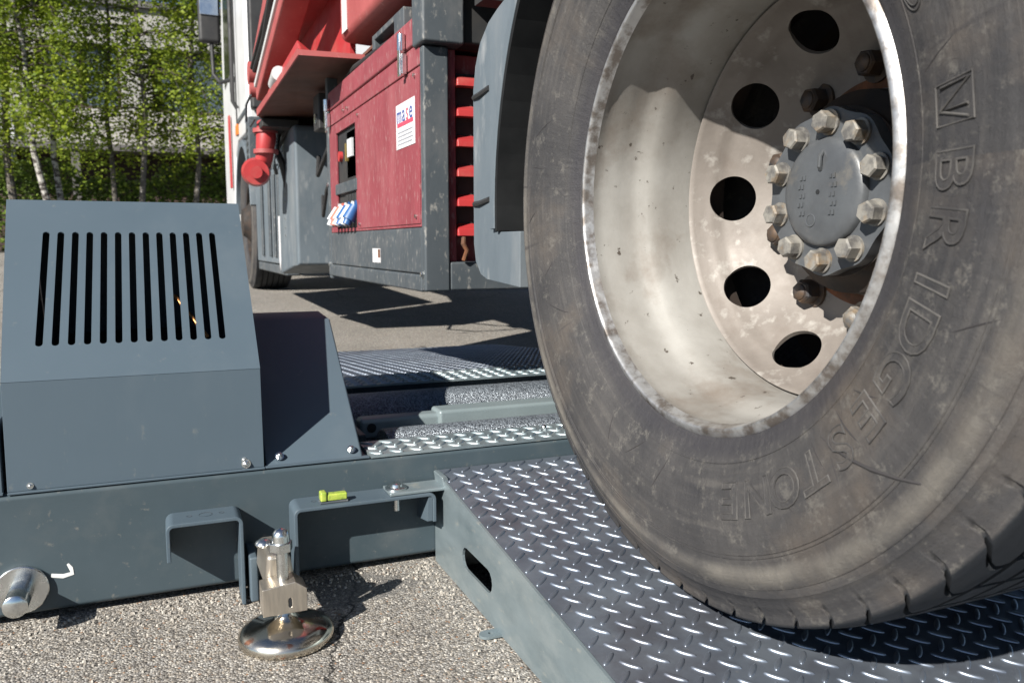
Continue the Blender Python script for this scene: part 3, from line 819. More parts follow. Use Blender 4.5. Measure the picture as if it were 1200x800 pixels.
# gashes and scratches
bm = bmesh.new()
rg = random.Random(11)
def gash(A0, r0, dA, dr, w=.0012, k=7):
    pts, rad = [], []
    for i in range(k):
        t = i / (k - 1); A = R(A0 + dA * t + .10 * math.sin(t * 5 + A0)); r = r0 + dr * t
        P = [(.316, -.131), (.335, -.1405), (.356, -.1475), (.378, -.152), (.400, -.1550), (.418, -.1553), (.436, -.154), (.445, -.153), (.462, -.1495), (.475, -.144), (.49, -.136)]
        x = P[-1][1]
        for (a, xa), (b, xb) in zip(P, P[1:]):
            if r <= b: x = xa + (xb - xa) * (r - a) / (b - a); break
        pts.append(Vector((x + .0003, -math.cos(A) * r, math.sin(A) * r))); rad.append(w * math.sin(PI * min(.97, max(.06, t * .85 + .08))))
    tube(bm, pts, rad, 6)
for g_ in ((-47, .345, 13, .125, .0022), (-42, .334, 2, .05, .0012), (-50, .335, 2, .045, .0010), (-37, .334, 4, .035, .0010), (-46, .37, -1, .03, .0009), (-60, .37, 3, .03, .0010),
           (-94, .335, -3, .05, .0012), (-103, .333, -6, .04, .0010), (-118, .34, 4, .05, .001), (-150, .345, -6, .05, .0012), (-165, .36, 3, .03, .0008), (160, .37, 6, .05, .001),
           (172, .38, 0, .04, .001), (-178, .40, 3, .04, .0012), (12, .33, 3, .05, .001), (35, .33, -4, .06, .0014), (-20, .40, 4, .04, .001), (-75, .345, 2, .025, .0008), (-132, .42, 2, .03, .001)):
    bm = bmesh.new(); gash(*g_); ob('sidewall_gash', bm, 'crack', RWH, smooth=True)

# rim
def rim_set(RWH):
    bm = bmesh.new()
    lathe(bm, [(-.1165, .3030), (-.1215, .3020), (-.1250, .2985), (-.1278, .2930), (-.1284, .2905), (-.1274, .2888), (-.1235, .2878), (-.118, .2862), (-.112, .2845)], 'x', (0, 0, 0), 144)
    ob('rim_lip', bm, 'rimlip', RWH, smooth=True, auto=70)
    bm = bmesh.new()
    lathe(bm, [(-.112, .2845), (-.104, .2865), (-.094, .2870), (-.080, .2850), (-.066, .2845), (-.048, .2840), (-.036, .2810), (-.024, .2745), (-.012, .2705), (.004, .2695), (.04, .2695), (.074, .2700)], 'x', (0, 0, 0), 144)
    ob('rim_barrel', bm, 'rim', RWH, smooth=True, auto=70)
    bm = bmesh.new()
    lathe(bm, [(-.1175, .2925), (-.105, .291), (-.03, .286), (.09, .279), (.11, .285), (.118, .2985), (.120, .290), (.124, .276), (.10, .2722), (.0745, .2706)], 'x', (0, 0, 0), 96)
    ob('rim_back', bm, 'drum', RWH, smooth=True)  # back of the rim coloured near black, painting shade behind the holes
    bm = bmesh.new()
    f = [(.058, .2682), (.051, .2672), (.0490, .2655), (.0500, .2638), (.0560, .2612), (.0680, .2560), (.0745, .2520), (.0775, .2500), (.0840, .2460), (.0930, .2435), (.1010, .2375), (.1075, .2310), (.1200, .2170), (.1350, .2020), (.1470, .1905), (.1530, .1830), (.1555, .176), (.156, .168), (.156, .09)]
    b = [(x + .010, r) for x, r in f[::-1]]
    b = [(.166, .09)] + b[1:-3] + [(.066, .2682)]
    lathe(bm, f + b + [f[0]], 'x', (0, 0, 0), 180)
    bmesh.ops.remove_doubles(bm, verts=bm.verts, dist=1e-6); bmesh.ops.recalc_face_normals(bm, faces=bm.faces)
    dsc = ob('wheel_disc', bm, 'disc', RWH)
    bm = bmesh.new()
    for k in range(10):
        a = R(1 + 36 * k); rr_ = Vector((0, math.cos(a), math.sin(a))); cc = Vector((.1085, 0, 0)) + rr_ * .2310; ax_ = Vector((math.cos(R(40)), 0, 0)) + rr_ * math.sin(R(40))
        cyl(bm, cc - ax_ * .035, cc + ax_ * .05, .0345, n=44)
    cut = ob('cutter', bm, 'dark', RWH)
    bo = dsc.modifiers.new('b', 'BOOLEAN'); bo.object = cut; bo.operation = 'DIFFERENCE'; bo.solver = 'EXACT'
    dg = bpy.context.evaluated_depsgraph_get(); dg.update()
    me = bpy.data.meshes.new_from_object(dsc.evaluated_get(dg)); dsc.modifiers.clear()
    old = dsc.data; dsc.data = me; bpy.data.meshes.remove(old); me.materials.clear(); me.materials.append(M['disc'])
    me.polygons.foreach_set('use_smooth', [True] * len(me.polygons)); me.set_sharp_from_angle(angle=R(40))
    bpy.data.objects.remove(cut)
rim_set(RWH)
# hub
bm = bmesh.new(); lathe(bm, [(.156, .135), (.120, .132), (.110, .118), (.100, .110), (.094, .110), (.0942, .02)], 'x', (0, 0, 0), 72)
ob('hub_drum', bm, 'drum', RWH, smooth=True)
bm = bmesh.new()
HB = 19.; nn = 200; fl = []
for i in range(nn):
    a = 2 * PI * i / nn; fl.append(((.1060 + .0025 * math.cos(10 * (a - R(HB)))) * math.cos(a), (.1060 + .0025 * math.cos(10 * (a - R(HB)))) * math.sin(a)))
HS = (.024, 0, 0)
prism(bm, fl, (.052, 0, 0), (0, 1, 0), (0, 0, 1), (1, 0, 0), .018)
ob('hub_flange', bm, 'hub', RWH, loc=HS, smooth=True, auto=30)
bm = bmesh.new(); lathe(bm, [(.052, .0705), (.046, .0695), (.043, .0665), (.0405, .060), (.0385, .045), (.0375, .02), (.0372, .0025), (.0376, .0024), (.039, .0004)], 'x', (0, 0, 0), 72)
ob('hub_cap', bm, 'hub', RWH, loc=HS, smooth=True, auto=60)
bm = bmesh.new()
tube(bm, [(.0400, -.004, .052), (.0335, -.0055, .044), (.0345, -.004, .032), (.038, -.003, .028)], [.002, .0028, .0032, .0026], 8)
ob('cap_spout', bm, 'hub', RWH, loc=HS, smooth=True)
bm = bmesh.new(); cyl(bm, (.0366, .0, .0), (.040, 0, 0), .0032, n=14); ob('cap_hole', bm, 'dark', RWH, loc=HS)
bm = bmesh.new(); rg = random.Random(5)
for sx in (-1, 1):
    for k in range(5):
        y = sx * (.026 + .003 * (k % 2)); z = -.026 + .0115 * k
        for q in range(2):
            box(bm, .0365, .0388, y - .003 + q * .006, y + .0005 + q * .006, z - .0035, z + .0025 - .001 * q)
ob('cast_marks', bm, 'hub', RWH, loc=HS)
bm = bmesh.new(); lathe(bm, [(.0388, .009), (.0376, .0087), (.0372, .0078), (.0376, .0066)], 'x', (0, .012, -.036), 20); ob('cast_marks', bm, 'hub', RWH, loc=HS, smooth=True)
for k in range(10):
    a = R(HB + 36 * k); hexbolt('hub_bolt', (.052 + HS[0], .0885 * math.cos(a), .0885 * math.sin(a)), (-1, 0, 0), .0141, .021, 'nut', RWH, rot=k * .7, washer=.0168)
for k in range(10):
    a = R(18 + 36 * k); hexbolt('wheel_nut', (.1557, .1675 * math.cos(a), .1675 * math.sin(a)), (-1, 0, 0), .0175, .028, 'nutdark' if k not in (7,) else 'nut', RWH, rot=k, washer=.024, dome=True, dome_h=.2)
bm = bmesh.new(); lathe(bm, [(.1558, .136), (.1548, .139), (.1556, .152)], 'x', (0, 0, 0), 96)
ob('rust_ring', bm, 'rust', RWH, smooth=True)
bm = bmesh.new(); lathe(bm, [(.20, .05), (.20, .195), (.36, .205), (.37, .05)], 'x', (0, 0, 0), 64); ob('brake_drum', bm, 'drum', RWH, smooth=True)
# inner twin tyre, axle
RW2 = wheel_root('inner_rear_wheel', WC + Vector((.335, 0, 0)))
tyre_mesh('tyre', False, RW2, (0, 0, 0), contact=(nrm, pl))
bm = bmesh.new(); lathe(bm, [(-.118, .2985), (-.10, .278), (-.09, .2735), (.09, .275), (.12, .30)], 'x', (0, 0, 0), 64); ob('rim_barrel', bm, 'drum', RW2, smooth=True)  # inner rim coloured near black, its shade painted in
bm = bmesh.new(); cyl(bm, (1.0, WC.y, WC.z), (3.0, WC.y, WC.z), .075, n=24); tr('axle', bm, 'chassis', smooth=True)
# front wheel
FW = wheel_root('front_wheel', Vector((.775, 6.72, gz(6.72) + .508)))
tyre_mesh('tyre', False, FW, (0, 0, 0), m='rubber')
bm = bmesh.new(); lathe(bm, [(-.126, .299), (-.122, .285), (-.08, .278), (-.075, .25), (-.12, .16), (-.15, .12), (-.18, .10), (-.18, .01)], 'x', (0, 0, 0), 48); ob('rim', bm, 'drum', FW, smooth=True)
# chassis
bm = bmesh.new(); box(bm, 1.33, 1.40, -2.2, 7.6, .78, 1.02); tr('chassis_rail', bm, 'chassis', bev=.008)
bm = bmesh.new(); box(bm, 2.2, 2.27, -2.2, 7.6, .78, 1.02); tr('chassis_rail', bm, 'chassis', bev=.008)
for y in (-2.0, -.5, 1.75, 3.3, 4.6):
    bm = bmesh.new(); box(bm, .68, 2.95, y, y + .06, 1.11, 1.19); tr('cross_bearer', bm, 'chassis')
for y in (-1.5, 0., 2.5, 5.8):
    bm = bmesh.new(); box(bm, 1.405, 2.195, y, y + .08, .82, .98); tr('cross_member', bm, 'chassis')
bm = bmesh.new(); box(bm, .64, 3.02, -2.3, 1.93, 1.21, 1.27); tr('deck', bm, 'framegrey', bev=.005)
bm = bmesh.new(); box(bm, 1.0, 3.0, 1.98, 5.9, 1.30, 1.36); tr('deck', bm, 'framegrey', bev=.005)
# red crane turret and equipment body above the frame
bm = bmesh.new()
hexa(bm, [(.602, 2.05, 1.245), (1.6, 2.05, 1.20), (1.6, 2.93, 1.22), (.602, 2.93, 1.262), (.602, 2.05, 2.1), (1.6, 2.05, 2.1), (1.6, 2.93, 2.1), (.602, 2.93, 2.1)])
tr('equipment_box', bm, 'redboom', bev=.03, seg=4)
bm = bmesh.new(); box(bm, .66, 1.6, 2.0, 3.0, 1.205, 1.215); tr('underside_sheet', bm, 'brown')
# shelf tray in front of it
bm = bmesh.new()
hexa(bm, [(.452, 2.855, 1.196), (.80, 2.80, 1.19), (.80, 5.40, 1.18), (.452, 4.12, 1.176), (.452, 2.855, 1.206), (.80, 2.80, 1.20), (.80, 5.40, 1.19), (.452, 4.12, 1.186)])
tr('tray', bm, 'brown')
bm = bmesh.new()
hexa(bm, [(.446, 2.850, 1.194), (.452, 2.850, 1.194), (.452, 4.12, 1.174), (.446, 4.12, 1.174), (.446, 2.850, 1.216), (.452, 2.850, 1.216), (.452, 4.12, 1.206), (.446, 4.12, 1.206)])
hexa(bm, [(.446, 2.844, 1.194), (.80, 2.79, 1.19), (.80, 2.796, 1.19), (.446, 2.850, 1.194), (.446, 2.844, 1.212), (.80, 2.79, 1.204), (.80, 2.796, 1.204), (.446, 2.850, 1.212)])
tr('tray_rim', bm, 'redboom')
bm = bmesh.new(); hexa(bm, [(.462, 2.90, 1.208), (.60, 2.90, 1.208), (.60, 3.9, 1.20), (.462, 3.9, 1.20), (.470, 3.02, 1.285), (.60, 3.30, 1.285), (.60, 3.9, 1.26), (.475, 3.9, 1.26)])
tr('hydraulic_housing', bm, 'redbright', bev=.012, seg=3)
bm = bmesh.new(); cyl(bm, (.455, 3.38, 1.235), (.47, 3.62, 1.235), .028, n=16); tr('white_lamp', bm, 'white', smooth=True)
bm = bmesh.new(); box(bm, .64, .66, 2.94, 5.4, 1.21, 1.95); tr('back_panel', bm, 'redbright')
bm = bmesh.new(); box(bm, .55, .80, 2.935, 5.3, 1.505, 1.52); tr('upper_shelf', bm, 'redboom')
bm = bmesh.new(); box(bm, .5985, .6015, 2.80, 2.87, 1.28, 1.42); tr('reflective_plate', bm, 'label')
# inclined boom with white edge strip
bm = bmesh.new()
def beam_seg(bm, a, b, w, h):
    a, b = Vector(a), Vector(b); d = (b - a).normalized(); s = Vector((1, 0, 0)); u = s.cross(d).normalized()
    q = []
    for p in (a, b): q += [p - s * w / 2 - u * h / 2, p + s * w / 2 - u * h / 2, p + s * w / 2 + u * h / 2, p - s * w / 2 + u * h / 2]
    hexa(bm, q)
beam_seg(bm, (.50, 4.15, 1.275), (.50, 2.55, 1.62), .10, .055); tr('boom', bm, 'redboom', bev=.008)
bm = bmesh.new(); beam_seg(bm, (.475, 4.2, 1.330), (.475, 2.5, 1.697), .055, .024); tr('white_strip', bm, 'white', bev=.004)
bm = bmesh.new(); beam_seg(bm, (.52, 4.35, 1.46), (.52, 2.8, 1.90), .12, .075); tr('upper_boom', bm, 'redboom', bev=.010)
bm = bmesh.new(); tube(bm, [(.465, 4.30, 1.42), (.468, 3.9, 1.49), (.46, 3.5, 1.60), (.47, 3.1, 1.69), (.46, 2.6, 1.84)], .014, 10); tr('hydraulic_hose', bm, 'black', smooth=True)
bm = bmesh.new(); tube(bm, [(.45, 4.30, 1.43), (.46, 3.7, 1.565), (.45, 3.1, 1.74), (.46, 2.6, 1.87)], .009, 8); tr('hydraulic_hose', bm, 'black', smooth=True)
bm = bmesh.new(); cyl(bm, (.44, 4.38, 1.42), (.56, 4.38, 1.42), .055, n=20); cyl(bm, (.44, 4.33, 1.33), (.56, 4.33, 1.33), .035, n=20); tr('boom_hinge', bm, 'redboom', smooth=True)
bm = bmesh.new(); tube(bm, [(.44, 4.3, 1.30), (.43, 4.42, 1.27), (.43, 4.46, 1.19), (.44, 4.36, 1.16), (.45, 4.22, 1.18)], .006, 8); tr('grab_loop', bm, 'framegrey', smooth=True)
# dark grey bracket window on generator lid
bm = bmesh.new(); prism(bm, [(0, 0), (.36, 0), (.36, .075), (0, .075)], (.635, 2.24, 1.140), (0, 1, 0), (0, 0, 1), (1, 0, 0), .03, [[(.10, .018), (.33, .018), (.33, .058), (.10, .058)]])
tr('lid_bracket', bm, 'framegrey', bev=.003)

# generator
YN, YF2 = 1.985, 3.16
bm = bmesh.new(); box(bm, .612, 1.25, YN + .02, YF2 - .02, .60, 1.00); gen = tr('generator', bm, 'chassis')
gen['label'] = 'red generator box in a grey steel frame'
def gn(name, bm, m, **k):
    for v in bm.verts: v.co -= TO
    return ob(name, bm, m, gen, **k)
# side panel with niche opening
bm = bmesh.new(); P = [(0, 0), (1.175, 0), (1.175, .388), (0, .388)]
prism(bm, P, (.602, YN, .618), (0, 1, 0), (0, 0, 1), (1, 0, 0), .008, [[(.735, .012), (1.055, .012), (1.055, .352), (.735, .352)]])
gn('side_panel', bm, 'red', bev=.0015)
bm = bmesh.new(); box(bm, .606, .625, YN, YN + .72, .614, .9925)
bm2 = bm; gn('panel_back', bm2, 'red')
bm = bmesh.new(); box(bm, .5995, .602, YN + .006, YN + .712, .626, .998); gn('access_door', bm, 'red', bev=.001)
bm = bmesh.new(); box(bm, .601, .64, YN, YF2, 1.0095, 1.0610); gn('lid_base', bm, 'red', bev=.003)
bm = bmesh.new(); box(bm, .599, 1.25, YN, YF2, 1.0650, 1.1330); gn('lid', bm, 'red', bev=.006, seg=3)
bm = bmesh.new(); box(bm, .608, .64, YN, YF2, 1.001, 1.07); gn('lid_seal', bm, 'dark')
for y in (2.10, 3.13):
    bm = bmesh.new(); box(bm, .585, .598, y - .014, y + .014, 1.005, 1.055); box(bm, .580, .5845, y - .011, y + .011, 1.0, 1.085)
    cyl(bm, (.588, y, 1.062), (.588, y, 1.105), .011, n=14)
    gn('latch', bm, 'chrome', bev=.0015)
# door rivets
bm = bmesh.new()
for y, z in ((2.02, .99), (2.66, .985), (2.02, .645), (2.66, .64), (2.82, 1.03), (2.88, 1.03)): cyl(bm, (.594, y, z), (.6, y, z), .005, n=10)
gn('rivet', bm, 'chrome')
# sticker
bm = bmesh.new(); box(bm, .5982, .5992, 2.022, 2.198, .826, .941)
stk = None
st = gn('sticker', bm, 'label'); 
def side_fn(y0, z0, xx):
    return lambda x, y, z: Vector((xx - z, y0 - x, z0 + y)) - TO
def stk_part(chars, m, name):
    bm = bmesh.new()
    for ch, yy, size in chars: text_mesh(bm, ch, side_fn(yy, .912, .5976), size=size, depth=.0003)
    o = ob(name, bm, m, gen)
stk_part([('m', 2.166, .064), ('a', 2.123, .064), ('e', 2.055, .064)], 'blue', 'sticker_lettering')
stk_part([('s', 2.089, .064)], 'inkred', 'sticker_lettering')
bm = bmesh.new(); box(bm, .5974, .5981, 2.035, 2.185, .882, .892); gn('sticker_line', bm, 'inkred')
bm = bmesh.new()
for k in range(4): box(bm, .5974, .5981, 2.04 + .006 * (k % 2), 2.18, .866 - .010 * k, .869 - .010 * k)
gn('sticker_line', bm, 'inkgrey')
# control niche
bm = bmesh.new(); box(bm, .66, .67, 2.70, 3.06, .62, .98); gn('control_panel', bm, 'red')
bm = bmesh.new(); box(bm, .612, .658, 2.72, 2.90, .80, .96); gn('instrument', bm, 'black', bev=.003)
bm = bmesh.new(); box(bm, .598, .66, 2.70, 3.05, .752, .790); gn('shelf_bar', bm, 'framegrey', bev=.003)
bm = bmesh.new()
for k in range(4): box(bm, .603, .612, 2.735 + .045 * k, 2.765 + .045 * k, .705, .745)
gn('breaker', bm, 'black', bev=.002)
bm = bmesh.new(); cyl(bm, (.60, 2.985, .885), (.64, 2.985, .885), .018, n=16); gn('stop_button', bm, 'redbright', smooth=True)
bm = bmesh.new(); box(bm, .604, .6115, 2.79, 2.86, .87, .93); gn('display', bm, 'socketwhite')
bm = bmesh.new(); box(bm, .603, .6118, 2.875, 2.893, .86, .92); gn('yellow_key', bm, 'brass')
for k, m_ in enumerate(('socketblue', 'socketwhite', 'socketblue', 'socketwhite', 'socketred', 'socketwhite')):
    y = 2.73 + .055 * k; bm = bmesh.new(); cyl(bm, (.600, y, .700), (.575, y + .0, .655), .018, .022, n=16); cyl(bm, (.575, y, .655), (.568, y, .640), .014, n=16)
    cyl(bm, (.65, y, .70), (.60, y, .70), .02, n=12)
    gn('power_socket', bm, m_, smooth=True)
# frame round the generator
bm = bmesh.new(); box(bm, .600, .666, 1.955, YN - .001, .457, 1.050); gn('frame_post', bm, 'framegrey', bev=.006, seg=3)
bm = bmesh.new(); box(bm, .600, .64, YF2 + .012, YF2 + .05, .445, 1.22); gn('frame_post', bm, 'framegrey', bev=.004)
bm = bmesh.new(); box(bm, .601, .66, YN, YF2 + .011, .500, .6165); gn('lower_rail', bm, 'framegrey', bev=.005)
bm = bmesh.new(); box(bm, .598, .67, YN, YF2 + .05, .455, .4985); gn('bottom_rail', bm, 'framegrey', bev=.006)
bm = bmesh.new(); box(bm, .667, 1.28, 1.957, 2.0, .459, .53); gn('bottom_rail', bm, 'framegrey', bev=.005)
bm = bmesh.new(); box(bm, .5994, .6006, 2.405, 2.500, .520, .562); gn('white_tag', bm, 'label')
bm = bmesh.new(); box(bm, .5988, .5993, 2.405, 2.430, .535, .560); gn('tag_rust', bm, 'rust')
bm = bmesh.new(); box(bm, .592, .70, 1.93, 2.02, 1.052, 1.22); gn('top_beam', bm, 'framegrey', bev=.008)
bm = bmesh.new(); box(bm, .702, 1.3, 1.95, 2.02, 1.06, 1.30); gn('top_beam', bm, 'chassis', bev=.008)
# louvred end
bm = bmesh.new(); box(bm, .70, 1.25, 2.03, 2.05, .53, 1.05); gn('louvre_back', bm, 'red')
bm = bmesh.new(); box(bm, .667, .690, 1.975, 2.03, .53, 1.05); gn('end_stile', bm, 'red', bev=.003)
for k in range(6):
    z = .595 + .0735 * k; bm = bmesh.new()
    h0 = .030
    hexa(bm, [(.691, 1.962, z), (1.2, 1.962, z), (1.2, 2.03, z + .005), (.691, 2.03, z + .005), (.691, 1.966, z + .018), (1.2, 1.966, z + .018), (1.2, 2.03, z + h0 + .012), (.712, 2.03, z + h0 + .012)])
    gn('louvre_slat', bm, 'redbright' , bev=.002)
bm = bmesh.new(); tube(bm, [(.70, 1.95, .535), (.705, 1.94, .56), (.695, 1.94, .575), (.70, 1.95, .59)], .006, 8); gn('hanging_hook', bm, 'rust', smooth=True)

# mudguard
bm = bmesh.new()
C0 = (WC.y, WC.z); ri, ro = .622, .700
P = []
P.append((1.352, .5975)); P.append((C0[0] + math.sqrt(ri * ri - (.5975 - C0[1]) ** 2), .5975))
a0 = math.asin((.5975 - C0[1]) / ri)
for i in range(1, 41):
    a = a0 + (R(176) - a0) * i / 40; P.append((C0[0] + ri * math.cos(a), C0[1] + ri * math.sin(a)))
for i in range(40, -1, -1):
    a = R(32) + (R(176) - R(32)) * i / 40; P.append((C0[0] + ro * math.cos(a), C0[1] + ro * math.sin(a)))
P += [(1.462, 1.005), (1.505, .992), (1.548, .965), (1.575, .925), (1.588, .88), (1.588, .575), (1.578, .54), (1.55, .515), (1.51, .505), (1.352, .497)]
prism(bm, P, (.592, 0, 0), (0, 1, 0), (0, 0, 1), (1, 0, 0), .40)
mg = tr('mudguard', bm, 'plastic', bev=.012, seg=4)
def mgp(name, bm, m, **k):
    for v in bm.verts: v.co -= TO
    return ob(name, bm, m, mg, **k)
for z in (.655, .865):
    bm = bmesh.new(); tube(bm, [(.593, 1.500, z + .006), (.590, 1.55, z), (.592, 1.580, z), (.604, 1.594, z), (.64, 1.594, z)], .006, 8); mgp('rubber_band', bm, 'black', smooth=True)
bm = bmesh.new()
Q = []
for i in range(31):
    a = a0 + .01 + (R(120) - a0) * i / 30; Q.append((C0[0] + (ri + .020) * math.cos(a), C0[1] + (ri + .020) * math.sin(a)))
for i in range(30, -1, -1):
    a = a0 + .01 + (R(120) - a0) * i / 30; Q.append((C0[0] + (ri - .001) * math.cos(a), C0[1] + (ri - .001) * math.sin(a)))
prism(bm, Q, (.583, 0, 0), (0, 1, 0), (0, 0, 1), (1, 0, 0), .012); mgp('guard_lip', bm, 'plastic', bev=.003)

bm = bmesh.new()
Q = []
for i in range(41):
    a = a0 + .002 + (R(174) - a0) * i / 40; Q.append((C0[0] + (ri - .0025) * math.cos(a), C0[1] + (ri - .0025) * math.sin(a)))
for i in range(40, -1, -1):
    a = a0 + .002 + (R(174) - a0) * i / 40; Q.append((C0[0] + (ri - .012) * math.cos(a), C0[1] + (ri - .012) * math.sin(a)))
prism(bm, Q, (.584, 0, 0), (0, 1, 0), (0, 0, 1), (1, 0, 0), .40); mgp('rubber_liner', bm, 'liner')
# storage box, side skirts, stabiliser
bm = bmesh.new()
prism(bm, [(.0, .0), (.03, -.0), (.60, -.06), (.62, .0), (.62, .66), (.60, .68), (.02, .66), (0, .64)], (.602, 4.02, .475), (0, 1, 0), (0, 0, 1), (1, 0, 0), .50)
tr('storage_box', bm, 'plastic', bev=.035, seg=4)
bm = bmesh.new()
for k in range(12): cyl(bm, (.600, 4.40, .62 + .042 * k), (.6035, 4.40, .62 + .042 * k), .008, n=8)
tr('box_rivets', bm, 'chrome')
bm = bmesh.new(); box(bm, .60, .68, 3.36, 3.48, 1.03, 1.17); tr('hinge_bracket', bm, 'black', bev=.006)
bm = bmesh.new(); cyl(bm, (.592, 3.41, 1.075), (.602, 3.41, 1.075), .02, n=12); tr('hinge_bolt', bm, 'chrome')
bm = bmesh.new(); box(bm, .63, .66, 4.72, 6.05, .46, 1.02); tr('side_skirt', bm, 'plastic', bev=.01)
for y in (4.78, 4.98, 5.2, 5.6):
    bm = bmesh.new(); box(bm, .615, .6295, y, y + .06, .50, .98); tr('skirt_rib', bm, 'framegrey', bev=.006)
bm = bmesh.new(); prism(bm, [(0, .06), (.035, .0), (.07, .06), (.07, .30), (0, .30)], (.612, 4.70, .43), (0, 1, 0), (0, 0, 1), (1, 0, 0), .004); tr('white_pointer', bm, 'label')
bm = bmesh.new(); box(bm, .64, .72, 4.7, 6.1, .40, .455); tr('skirt_rail', bm, 'framegrey', bev=.008)
# stabiliser leg
bm = bmesh.new(); tube(bm, [(.51, 4.30, 1.17), (.505, 4.28, 1.10), (.495, 4.30, 1.0), (.47, 4.33, .94)], [.045, .048, .042, .035], 16)
sl_ = tr('stabiliser_leg', bm, 'redbright', smooth=True)
bm = bmesh.new(); cyl(bm, (.46, 4.36, .935), (.448, 4.24, .925), .072, .060, n=28); cyl(bm, (.448, 4.24, .925), (.445, 4.22, .923), .03, n=16)
for v_ in bm.verts: v_.co -= TO
ob('stabiliser_foot', bm, 'redbright', sl_, smooth=True, auto=40)
for z_ in (1.12, 1.02):
    bm = bmesh.new(); lathe(bm, [(z_, .05), (z_, .060), (z_ + .02, .060), (z_ + .02, .05)], 'z', (.503, 4.29, 0), 24)
    for v_ in bm.verts: v_.co -= TO
    ob('leg_collar', bm, 'redboom', sl_, smooth=True)
bm = bmesh.new(); cyl(bm, (.56, 4.30, 1.15), (.53, 4.33, .95), .014, n=12)
for v_ in bm.verts: v_.co -= TO
ob('hydraulic_ram', bm, 'chrome', sl_, smooth=True)
bm = bmesh.new(); tube(bm, [(.58, 4.4, 1.16), (.56, 4.38, 1.06), (.59, 4.36, .98), (.62, 4.4, .86)], .018, 8); tr('air_hose', bm, 'black', smooth=True)
bm = bmesh.new(); box(bm, .47, .64, 4.12, 4.5, 1.13, 1.17); tr('leg_mount', bm, 'chassis', bev=.005)

for pts, r_ in (([(.70, 3.40, 1.10), (.66, 3.55, .95), (.66, 3.75, .88), (.70, 3.95, .98)], .010), ([(.72, 3.35, 1.02), (.65, 3.5, .80), (.67, 3.7, .70), (.72, 3.98, .80)], .008),
               ([(.60, 4.20, 1.14), (.57, 4.55, 1.02), (.60, 4.7, .96), (.64, 4.9, 1.0)], .009)):
    bm = bmesh.new(); tube(bm, pts, r_, 8); tr('air_hose', bm, 'black', smooth=True)
for y, z in ((1.972, .50), (3.19, .50), (3.19, .80), (3.19, 1.0)):
    hexbolt('frame_bolt', Vector((.600, y, z)) - TO, (-1, 0, 0), .008, .007, 'chrome', TR)
bm = bmesh.new(); tube(bm, [(.64, 2.3, 1.15), (.62, 2.5, 1.145), (.625, 2.8, 1.16), (.64, 3.1, 1.15)], .010, 8); tr('cable', bm, 'black', smooth=True)
# cab
bm = bmesh.new()
P = [(6.12, 1.36), (6.14, 3.0), (6.3, 3.15), (8.0, 3.1), (8.25, 2.3), (8.32, 1.3), (8.32, .75), (7.36, .75), (7.36, 1.0), (7.2, 1.28), (6.9, 1.38)]
prism(bm, P, (.600, 0, 0), (0, 1, 0), (0, 0, 1), (1, 0, 0), 2.4)
cab = tr('cab', bm, 'white', bev=.03, seg=3)
def cb(name, bm, m, **k):
    for v in bm.verts: v.co -= TO
    return ob(name, bm, m, cab, **k)
bm = bmesh.new(); prism(bm, [(6.95, 2.0), (7.95, 1.95), (7.85, 2.7), (6.95, 2.75)], (.594, 0, 0), (0, 1, 0), (0, 0, 1), (1, 0, 0), .01); cb('side_window', bm, 'glassdark')
bm = bmesh.new(); box(bm, .592, .5975, 6.88, 6.915, 1.42, 2.95); cb('door_seam', bm, 'black')
bm = bmesh.new(); box(bm, .585, .70, 5.95, 6.118, 1.10, 1.44); cb('rear_corner', bm, 'framegrey', bev=.01)
bm = bmesh.new(); box(bm, .585, .6, 6.8, 6.93, 1.42, 1.50); cb('side_marker', bm, 'orange', bev=.003)
bm = bmesh.new(); box(bm, .575, .59, 7.42, 7.50, 1.05, 1.65); cb('red_reflector', bm, 'redbright', bev=.003)
bm = bmesh.new(); box(bm, .60, .95, 5.98, 6.10, 1.02, 1.10); cb('lamp_bracket', bm, 'chrome', bev=.01)
bm = bmesh.new(); tube(bm, [(.60, 6.98, 1.87), (.52, 7.35, 1.90), (.47, 7.4, 1.97), (.463, 7.4, 2.25)], .016, 10)
mi = cb('mirror_arm', bm, 'black', smooth=True)
bm = bmesh.new(); box(bm, .366, .536, 7.36, 7.44, 2.215, 2.62)
for v_ in bm.verts: v_.co -= TO
ob('mirror_housing', bm, 'black', mi, bev=.03, seg=4)
bm = bmesh.new(); box(bm, .380, .522, 7.350, 7.358, 2.43, 2.60)
for v_ in bm.verts: v_.co -= TO
ob('mirror_face', bm, 'mirrorface', mi, bev=.003)
bm = bmesh.new(); tube(bm, [(.585, 6.70, 1.60), (.555, 6.70, 1.65), (.555, 6.70, 2.5), (.585, 6.70, 2.55)], .016, 8); cb('grab_handle', bm, 'black', smooth=True)
bm = bmesh.new(); box(bm, .592, .599, 6.2, 6.82, 1.50, 1.53); cb('trim_strip', bm, 'framegrey')
bm = bmesh.new(); box(bm, .62, .90, 6.00, 6.115, 1.50, 2.4); cb('air_intake', bm, 'black', bev=.02)
bm = bmesh.new()
for k_ in range(5): box(bm, .583, .5845, 5.98, 6.09, 1.16 + .045 * k_, 1.18 + .045 * k_)
cb('corner_vent', bm, 'black')
# front arch
bm = bmesh.new()
Q = [(6.72 + .62 * math.cos(R(a)), gz(6.72) + .51 + .62 * math.sin(R(a))) for a in range(8, 171, 6)] + [(6.72 + .57 * math.cos(R(a)), gz(6.72) + .51 + .57 * math.sin(R(a))) for a in range(170, 7, -6)]
prism(bm, Q, (.60, 0, 0), (0, 1, 0), (0, 0, 1), (1, 0, 0), .36); tr('front_mudguard', bm, 'plastic', bev=.005)

